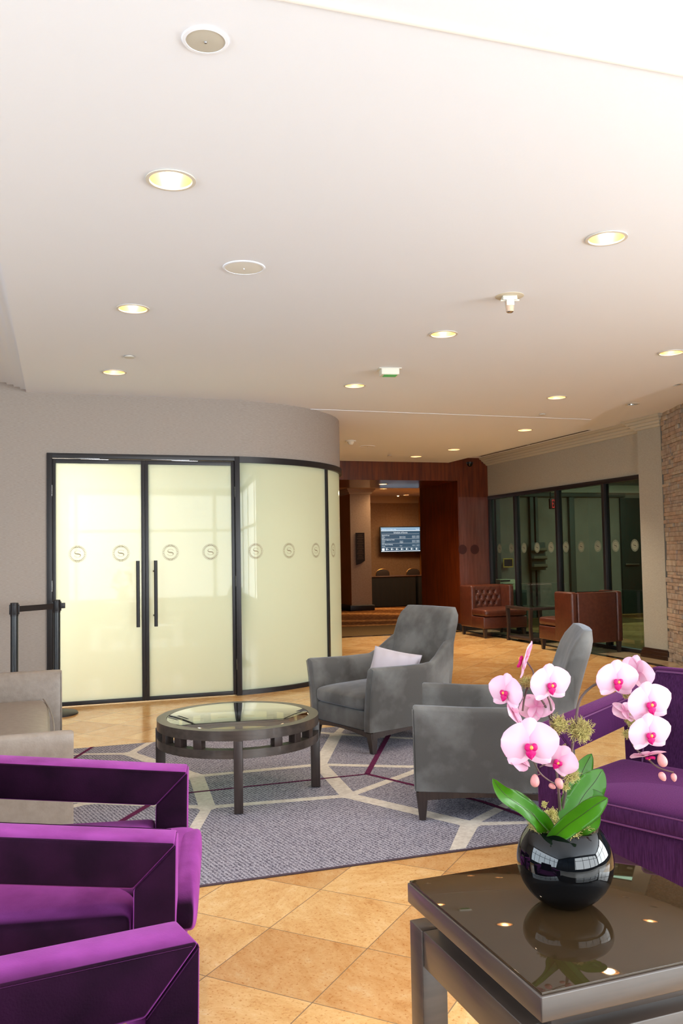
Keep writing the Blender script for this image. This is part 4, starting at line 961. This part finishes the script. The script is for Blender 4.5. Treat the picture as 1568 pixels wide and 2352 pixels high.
def make_flower(pink):
    bm=NB(); lay=bm.verts.layers.float.new('pinkness')
    e=.15+pink
    petal(bm,.52,.48,rad(90),cup=.3,curl=-.02,lay=lay,inner=.35+pink,edge=e,z0=-.012)
    petal(bm,.52,.42,rad(222),cup=.3,curl=-.05,lay=lay,inner=.5+pink,edge=e,z0=-.014)
    petal(bm,.52,.42,rad(318),cup=.3,curl=-.05,lay=lay,inner=.5+pink,edge=e,z0=-.014)
    petal(bm,.56,.74,rad(13),cup=.18,curl=.03,lay=lay,inner=.4+pink,edge=e,wave=.012)
    petal(bm,.56,.74,rad(167),cup=.18,curl=.03,lay=lay,inner=.4+pink,edge=e,wave=.012)
    pm=bm
    lb=NB()
    superq(lb,(0,-.12,.06),(.10,.12,.045),1.1,1.3,12,18)
    superq(lb,(.06,-.015,.07),(.065,.075,.045),1,1,10,14); superq(lb,(-.06,-.015,.07),(.065,.075,.045),1,1,10,14)
    tube(lb,[(0,-.17,.08),(.0,-.22,.10),(0,-.25,.07)],[.03,.02,.006],8)
    tb=NB(); superq(tb,(0,-.01,.10),(.036,.04,.035),1,1,8,12)
    return pm,lb,tb
PROT={}
def flower_meshes(k,pink):
    if k in PROT: return PROT[k]
    a,b,c=make_flower(pink); res=[]
    for nm,bmx,mt in (('petals',a,M_PET),('lip',b,M_LIP),('throat',c,M_LIPY)):
        o=obj(nm,bmx,mt,None,angle=80); res.append(o.data); bpy.data.objects.remove(o)
    PROT[k]=res; return res
def flower(px,py,D,size,look,roll=0,pink=0):
    """size in photo pixels across; look = direction the bloom faces (right, up, toward viewer)"""
    p=at(px,py,D); s=size/F*D/.98
    zdir=(CR*look[0]+CU*look[1]-CF*look[2]).normalized()
    up=Vector((0,0,1)); xdir=up.cross(zdir).normalized(); ydir=zdir.cross(xdir)
    R3=Matrix((xdir,ydir,zdir)).transposed()@Matrix.Rotation(rad(roll),3,'Z')
    meshes=flower_meshes(round(pink,2),pink)
    f=bpy.data.objects.new('flower',meshes[0]); COL.objects.link(f); f.parent=orc
    Mx=Matrix.Translation(O(p))@R3.to_4x4()@Matrix.Diagonal((s,s,s,1)); f.matrix_local=Mx
    for nm,me in (('lip',meshes[1]),('throat',meshes[2])):
        o=bpy.data.objects.new(nm,me); COL.objects.link(o); o.parent=f
    return p
D0=1.80
flower(1203,1515,D0+.03,92,(-.9,.3,-.25),25,.15)
flower(1160,1590,D0-.02,84,(-.72,.05,.7),-6,0)
flower(1264,1572,D0-.04,92,(.25,-.05,1),4,0)
flower(1232,1622,D0+.02,76,(.35,-.5,-.5),170,.15)
flower(1178,1634,D0,74,(-.75,-.45,-.3),190,.05)
flower(1217,1712,D0-.07,122,(.02,-.05,1),0,0)
flower(1180,1738,D0-.03,84,(-.4,-.55,-.2),150,.2)
flower(1282,1748,D0-.05,82,(-.25,-.25,.9),-32,.1)
flower(1417,1563,D0-.03,92,(.12,-.1,1),0,0)
flower(1464,1545,D0+.02,82,(.6,.1,-.4),10,0)
flower(1492,1616,D0-.05,98,(.15,-.05,1),10,0)
flower(1434,1634,D0+.0,60,(-.2,-.7,-.5),185,.1)
flower(1492,1686,D0-.06,92,(.1,-.1,1),6,0)
flower(1488,1735,D0-.02,78,(.1,-.9,.2),180,.2)
def bud(px,py,D,s,ang):
    bm=NB(); superq(bm,(0,0,0),(.38,.38,.55),1,1,12,16,fn=lambda p:Vector((p.x*(1-.35*p.z),p.y*(1-.35*p.z),p.z)))
    o=obj('bud',bm,M_BUD,orc); q=s*.8/F*D; o.matrix_local=Matrix.Translation(O(at(px,py,D)))@Matrix((CR,-CF,CU)).transposed().to_4x4()@Matrix.Rotation(rad(ang),4,'Y')@Matrix.Diagonal((q,q,q,1))
for b in ((1228,1793,D0-.04,34,0),(1284,1800,D0-.04,30,160),(1268,1806,D0-.03,20,120),(1520,1746,D0-.04,36,-20),(1521,1784,D0-.05,26,150),(1547,1786,D0-.05,22,170)): bud(*b)
def spline(pts,k=6):
    out=[]; P=[Vector(p) for p in pts]; P=[P[0]*2-P[1]]+P+[P[-1]*2-P[-2]]
    for i in range(1,len(P)-2):
        for j in range(k):
            t=j/k; a,b,c,d=P[i-1],P[i],P[i+1],P[i+2]
            out.append(.5*((2*b)+(-a+c)*t+(2*a-5*b+4*c-d)*t*t+(-a+3*b-3*c+d)*t**3))
    out.append(P[-2]); return out
def cs(cx,cy): return (1080+cx*.3112,1440+cy*.3112)
def stem(pts,r0,r1,D=D0,nm='stem'):
    P=spline([O(at(*cs(p[0],p[1]),D+(p[2] if len(p)>2 else 0))) for p in pts]); n=len(P)
    bm=NB(); tube(bm,P,[r0+(r1-r0)*i/(n-1) for i in range(n)],8); obj(nm,bm,M_STEM,orc,angle=80)
stem([(650,1520,.02),(668,1400,.02),(705,1200,.01),(745,930,0),(775,720,0),(800,560,0),(860,470,0),(950,415,.0),(1080,410,.0),(1170,480,0),(1195,620,0),(1185,760,0),(1205,880,0),(1320,985,-.02),(1390,1040,-.03),(1500,1075,-.04)],.0034,.0016)
stem([(640,1520,.02),(660,1400,.02),(650,1200,.0),(630,1000,0),(612,760,0),(590,570,0),(550,480,0)],.0034,.0022)
stem([(612,760,0),(560,600,.01),(480,480,0),(430,440,0),(400,520,0),(385,620,0)],.0022,.0022)
stem([(440,940,-.05),(470,1000,-.05),(520,1085,-.04),(600,1145,-.04),(660,1165,-.04)],.002,.0013)
stem([(520,1085,-.04),(490,1095,-.04),(470,1110,-.04)],.0012,.001); stem([(510,1035,-.04),(560,1010,-.04),(590,1000,-.04)],.0014,.0012)
stem([(400,235,.02),(440,290,.01),(465,345,0),(440,430,0)],.0018,.0016)
stem([(650,1515,.03),(680,1380,.03),(700,1250,.02),(640,1000,.01)],.0022,.0018,nm='support_stake')
M_LEAF=mat('orchid_leaf',(52,118,22),rough=.32,spec=.5,c2=(84,150,30),scale=8,coat=.2)
M_LEAFR=mat('orchid_leaf_rim',(52,46,26),rough=.5)
def leafmat():
    m=M_LEAF; n,l=nodes(m); b=n['Principled BSDF']; o=n['Material Output']; t=n.new('ShaderNodeBsdfTranslucent'); t.inputs[0].default_value=lin((120,190,30)); mx=n.new('ShaderNodeMixShader'); mx.inputs[0].default_value=.28; l.new(b.outputs[0],mx.inputs[1]); l.new(t.outputs[0],mx.inputs[2]); l.new(mx.outputs[0],o.inputs[0])
leafmat()
def leaf(pts,wpx,nrm,D=D0,fold=.25):
    P=spline([O(at(*cs(p[0],p[1]),D+p[2])) for p in pts],6); n=len(P); W=wpx*.3112/F*D; N=(CR*nrm[0]+CU*nrm[1]-CF*nrm[2]).normalized()
    bm=NB(); m=8; V=[]; rim=[[],[]]
    for i,p in enumerate(P):
        t=i/(n-1); d=(P[min(i+1,n-1)]-P[max(i-1,0)]).normalized(); side=d.cross(N).normalized(); up=side.cross(d)
        w=W*(.30*(1-t)+ (math.sin(PI*min(1,t*.93+.07))**.62))*(1 if t<.999 else .02); w=min(w,W)
        if t>.97: w*=.45
        row=[]
        for j in range(m+1):
            s=-1+2*j/m; row.append(bm.verts.new(p+side*(s*w/2)+up*(fold*abs(s)**1.3*w/2)))
        V.append(row); rim[0].append(row[0].co.copy()); rim[1].append(row[-1].co.copy())
    for i in range(n-1):
        for j in range(m): bm.faces.new((V[i][j],V[i+1][j],V[i+1][j+1],V[i][j+1]))
    g=bmesh.ops.solidify(bm,geom=bm.faces[:],thickness=.0012)
    lf=obj('leaf',bm,M_LEAF,orc,angle=60)
    bm=NB(); tube(bm,[p+N*.0004 for p in P[:-1]],.0005,6); tube(bm,rim[0],.0004,5); tube(bm,rim[1][:],.0004,5); obj('leaf_vein',bm,M_LEAFR,lf,angle=80)
leaf([(600,1540,.0),(520,1440,-.03),(400,1340,-.06),(260,1240,-.09),(160,1115,-.11)],135,(-.5,.6,.6))
leaf([(615,1540,.0),(540,1440,-.02),(450,1340,-.03),(340,1255,-.05),(225,1195,-.06)],115,(.3,.7,.5))
leaf([(610,1555,-.02),(720,1460,-.06),(820,1390,-.09),(930,1310,-.11),(1015,1262,-.12)],150,(.2,.45,.9),fold=.35)
leaf([(640,1540,.02),(700,1420,.02),(780,1320,.03),(880,1260,.03),(990,1245,.03)],150,(-.3,.5,.8))
leaf([(690,1500,.03),(730,1350,.05),(780,1200,.07),(830,1060,.09),(895,935,.10)],200,(.1,-.1,1),fold=.12)
leaf([(700,1500,.01),(770,1360,.02),(840,1240,.03),(920,1140,.04),(975,1050,.05)],230,(.15,.2,1),fold=.12)
leaf([(760,1530,.0),(840,1480,-.01),(900,1440,-.01),(950,1360,-.01)],110,(.3,.6,.8))
# moss
M_MOSS=mat('dry_moss',(196,186,112),rough=.95,c2=(170,150,92),scale=60)
def moss(nm,centers,parent,rel,dens=220):
    bm=NB(); rr=random.Random(5)
    for c,r,sx in centers:
        for i in range(int(dens*sx*2)):
            v=Vector((rr.gauss(0,1),rr.gauss(0,1),rr.gauss(0,1))).normalized()*r*rr.random()**.5; v.z*=.9
            p=c+v; pts=[p]; d=Vector((rr.gauss(0,1),rr.gauss(0,1),rr.gauss(0,1))).normalized()
            for k in range(4):
                d=(d+Vector((rr.gauss(0,.6),rr.gauss(0,.6),rr.gauss(0,.6)))).normalized(); pts.append(pts[-1]+d*r*.22)
            tube(bm,[q-rel for q in pts],.00045,3,caps=False)
    return obj(nm,bm,M_MOSS,parent,False)
mc=[]
for cx,cy,r,sx in ((650,720,.017,1.3),(810,760,.021,1.8),(410,410,.012,.7),(740,1090,.015,.9),(700,1180,.009,.4),(1190,680,.014,1),(1160,790,.009,.5),(585,1400,.015,1),(545,1310,.006,.25),(1150,500,.008,.4),(690,890,.006,.3)):
    mc.append((at(*cs(cx,cy),D0),r,sx))
m=moss('moss_tuft',mc,orc,VT); m['kind']='stuff'
bm=NB(); rr=random.Random(9)
mc=[]
for i in range(70):
    a=rr.random()*2*PI; q=rt*.93*math.sqrt(rr.random()); mc.append((VT+Vector((q*math.cos(a),q*math.sin(a),.000+.010*rr.random()+.008*(1-(q/rt)**2))),.011,.16))
bm.free(); o=moss('moss_bed',mc,None,Vector((0,0,0)),260); tag(o,'pale dried moss filling the mouth of the black bowl vase','moss',kind='stuff')
# ================================================================= STANCHIONS
def stanchion(label,p):
    t=thing('stanchion',label,'stanchion',p,0,'black belt stanchions')
    bm=NB(); lathe(bm,(0,0,0),[(0,0),(.178,0),(.178,.012),(.165,.022),(.05,.034),(.035,.05)],48); obj('base',bm,M_BLACK,t)
    bm=NB(); cyl(bm,(0,0,.03),(0,0,.90),.031); obj('post',bm,mat('satin_black_post',(36,40,44),rough=.3,spec=.6),t)
    bm=NB(); cyl(bm,(0,0,.88),(0,0,.985),.033); 
    for a in range(4): rbox(bm,(.028,-.012,.895),(.040,.012,.975),.002,M=Matrix.Rotation(PI/2*a,4,'Z'))
    lathe(bm,(0,0,0),[(.033,.985),(.030,.99),(0,.992)],24); obj('belt_head',bm,M_BLACK,t)
    return t
p1=fl(33,1386,.985); p2=fl(130,1379,.985); p1.z=0;p2.z=0
s1=stanchion('black belt stanchion standing farther left against the grey wall',(p1.x,p1.y,0)); s2=dup(s1,(p2.x,p2.y,0),0,'black belt stanchion standing in front of the door frame')
bm=NB(); rbox(bm,(.03,-.018,.915),(.072,.018,.962),.003); obj('belt_clip',bm,M_BLACK,s2)
d=(p2-p1).normalized(); q=Vector((-d.y,d.x,0))*.0015; a=p1+d*.036; b=p2-d*.036
bm=NB(); loft(bm,[[a+q+Vector((0,0,.912)),a+q+Vector((0,0,.960)),a-q+Vector((0,0,.960)),a-q+Vector((0,0,.912))],[b+q+Vector((0,0,.912)),b+q+Vector((0,0,.960)),b-q+Vector((0,0,.960)),b-q+Vector((0,0,.912))]])
tag(obj('queue_belt',bm,mat('belt_webbing',(30,20,18),rough=.8),None,False),'black webbing belt stretched between the two stanchions','belt')
# ================================================================= BROWN LEATHER SETTEES + TABLE
def booth(label,x0,x1,yb,dirn,tuft=True):
    """yb: y of the back face; dirn=-1 opens toward -y, +1 toward +y"""
    t=thing('leather_settee',label,'settee',((x0+x1)/2,yb,0),0 if dirn<0 else PI,'brown leather settees')
    w=(x1-x0)/2; H=.80
    # local: back at y=0, front toward -y
    for s in (-1,1):
        bm=NB(); a,b=sorted((s*w,s*(w-.09)))
        rbox(bm,(a,-.42,.14),(b,0,H),.03,4); obj('side_wing',bm,M_BROWN,t,angle=50)
    bm=NB(); rbox(bm,(-w+.09,-.06,.14),(w-.09,0,H-.005),.02); obj('back_panel',bm,M_BROWN,t)
    # tufted backrest
    bm=NB(); nx,nz=48,30; W2=w-.095; V=[]
    btn=[]
    for r in range(3):
        for k in range(5):
            bx=-W2+2*W2*(k+.5+(.5 if r%2 else 0))/5.5; 
            if abs(bx)<W2-.02: btn.append((bx,.50+.09*r))
    for i in range(nx+1):
        row=[]
        for j in range(nz+1):
            x=-W2+2*W2*i/nx; z_=.38+(H-.38)*j/nz; dmin=min(math.hypot(x-a,(z_-b)) for a,b in btn)
            y=-.16+.10*(j/nz)**2*.5+.022*math.exp(-(dmin/.022)**2)
            if j>=nz-1: y+=.02*(j-nz+2)
            for a,b in btn:
                # diagonal pleats
                if abs(z_-b)<.09:
                    for sl in (1,-1):
                        dd=abs((x-a)-sl*(z_-b)*.7); y+=.006*math.exp(-(dd/.006)**2)
            row.append(bm.verts.new((x,y,z_)))
        V.append(row)
    for i in range(nx):
        for j in range(nz): bm.faces.new((V[i][j],V[i+1][j],V[i+1][j+1],V[i][j+1]))
    T=[bm.verts.new((V[i][nz].co.x,-.03,H+.003)) for i in range(nx+1)]
    for i in range(nx): bm.faces.new((V[i][nz],V[i+1][nz],T[i+1],T[i]))
    bk=obj('tufted_backrest',bm,M_BROWN,t,angle=80)
    for a,b in btn:
        bm=NB(); superq(bm,(a,-.145+.10*((b-.38)/.42)**2*.5,b),(.010,.006,.010),1,1,6,10); obj('tuft_button',bm,M_BROWN,bk)
    bm=NB(); superq(bm,(0,-.49,.385),(w-.01,.36,.062),.35,.12,16,48); obj('seat_cushion',bm,M_BROWN,t,angle=60)
    bm=NB(); rbox(bm,(-w+.004,-.82,.145),(w-.004,-.02,.325),.015); obj('seat_base',bm,M_BROWN,t)
    for sx in (-1,1):
        for y in (-.05,-.78):
            bm=NB(); x=sx*(w-.045); loft(bm,[[(x-.028,y-.028,.14),(x+.028,y-.028,.14),(x+.028,y+.028,.14),(x-.028,y+.028,.14)],[(x-.017,y-.017,.0),(x+.017,y-.017,0),(x+.017,y+.017,0),(x-.017,y+.017,0)]]); obj('leg',bm,M_ESPL,t,False)
booth('brown leather settee with button-tufted back facing the camera by the wooden pillar',6.21,6.98,12.80,-1)
booth('brown leather settee turned away, plain back to the camera, beside the tinted glass',6.22,6.99,9.57,1)
gt=thing('glass_side_table','dark framed glass-topped table between the two brown leather settees','table',(6.72,11.3,0))
bm=NB()
for a in (((-.30,-.36,.48),(-.25,.36,.52)),((.25,-.36,.48),(.30,.36,.52)),((-.25,-.36,.48),(.25,-.31,.52)),((-.25,.31,.48),(.25,.36,.52))): rbox(bm,a[0],a[1],.003)
obj('top_frame',bm,M_ESPL,gt); bm=NB(); rbox(bm,(-.26,-.32,.515),(.26,.32,.523),.002); obj('glass_top',bm,M_GLASS,gt)
for sx in (-1,1):
    for sy in (-1,1):
        bm=NB(); x,y=sx*.275,sy*.335; loft(bm,[[(x-.024,y-.024,.48),(x+.024,y-.024,.48),(x+.024,y+.024,.48),(x-.024,y+.024,.48)],[(x-.02,y-.02+sy*-.02,.25),(x+.02,y-.02+sy*-.02,.25),(x+.02,y+.02+sy*-.02,.25),(x-.02,y+.02+sy*-.02,.25)],[(x-.02,y-.02,.0),(x+.02,y-.02,0),(x+.02,y+.02,0),(x-.02,y+.02,0)]]); obj('leg',bm,M_ESPL,gt,False)
bm=NB(); rbox(bm,(-.28,-.34,.04),(.28,.34,.075),.004); obj('lower_shelf',bm,M_ESPL,gt)
# ================================================================= WINDOWS BEHIND THE CAMERA + LIGHT
def glazing(name,p0,p1,n):
    p0=Vector(p0);p1=Vector(p1); L=(p1-p0).length; a=math.atan2(p1.y-p0.y,p1.x-p0.x)
    w=sempty(name,(p0.x,p0.y,0)); w.rotation_euler=(0,0,a)
    bm=NB(); rbox(bm,(0,-.04,0),(L,.04,.12)); rbox(bm,(0,-.04,2.75),(L,.04,3.0)); rbox(bm,(0,-.03,1.9),(L,.03,1.96)); obj('frame',bm,M_BLACK,w)
    for i in range(n+1):
        bm=NB(); x=L*i/n; rbox(bm,(x-.035,-.04,.1),(x+.035,.04,2.76)); obj('mullion',bm,M_BLACK,w)
    bm=NB(); rbox(bm,(0,-.004,.1),(L,.004,2.76)); obj('glass_pane',bm,M_WINGLASS,w,False)
glazing('window_3',(-4.2,-3.0,0),(6.4,-3.0,0),7)
glazing('window_4',(6.3,-3.0,0),(6.3,6.6,0),6)
glazing('window_5',(-4.2,4.6,0),(-4.2,-3.0,0),6)
bm=NB(); prism(bm,[(-4.3,4.6),(-4.2,4.6),(-4.2,YD+.1),(-4.3,YD+.1)],0,3.0); struct('wall_9',bm,M_WALL,False)
bm=NB(); prism(bm,[(6.3,6.6),(6.2,6.85),(6.6,6.85),(6.6,6.6)],0,3.0); struct('wall_10',bm,M_WALL,False)
def area(loc,rot,sx,sy,p,col=(1,1,1),name='daylight'):
    ld=bpy.data.lights.new(name,'AREA'); ld.shape='RECTANGLE'; ld.size=sx; ld.size_y=sy; ld.energy=p; ld.color=col
    o=bpy.data.objects.new(name,ld); COL.objects.link(o); o.location=loc; o.rotation_euler=rot; return o
area((-4.5,.8,1.7),(rad(68),0,rad(-90)),7.4,2.4,430,(.80,.90,1.0))
area((3.4,-3.3,1.6),(rad(104),0,0),6.4,2.4,450,(.92,.96,1.0))
area((6.6,-.6,1.7),(rad(90),0,rad(90)),4.6,2.4,560,(.96,.98,1.0))
area((-.1,9.6,2.5),(0,0,0),1.6,1.4,72,(1,.95,.90),'inner_room_lamp')
area((1.2,10.4,2.5),(0,0,0),1.6,1.4,6,(.95,1,.94),'inner_room_lamp')
area((-.5,9.3,1.5),(rad(-90),0,rad(8)),1.2,2.2,45,(1,.93,.82),'inner_room_backlight')  # unseen panel facing the doors, added to glow through the frosted glass
area((10.2,12,2.85),(0,0,0),3,4,200,(1,.91,.80),'back_room_fill')  # unseen fill added to lift the room behind the tinted glass
area((8.0,19.0,2.8),(0,0,0),1.5,1.5,70,(1,.72,.42),'hall_fill')  # fill added under the hall ceiling to brighten the hall
w=bpy.data.worlds.new('world'); S.world=w; w.use_nodes=True; n=w.node_tree.nodes; l=w.node_tree.links
sky=n.new('ShaderNodeTexSky'); sky.sky_type='HOSEK_WILKIE'; sky.sun_direction=(.3,-.4,.85); sky.turbidity=6
bg=n['Background']; l.new(sky.outputs[0],bg.inputs[0]); bg.inputs[1].default_value=.6
vs=S.view_settings; vs.view_transform='Standard'; vs.look='None'; vs.gamma=1; vs.use_curve_mapping=False; vs.exposure=0.2
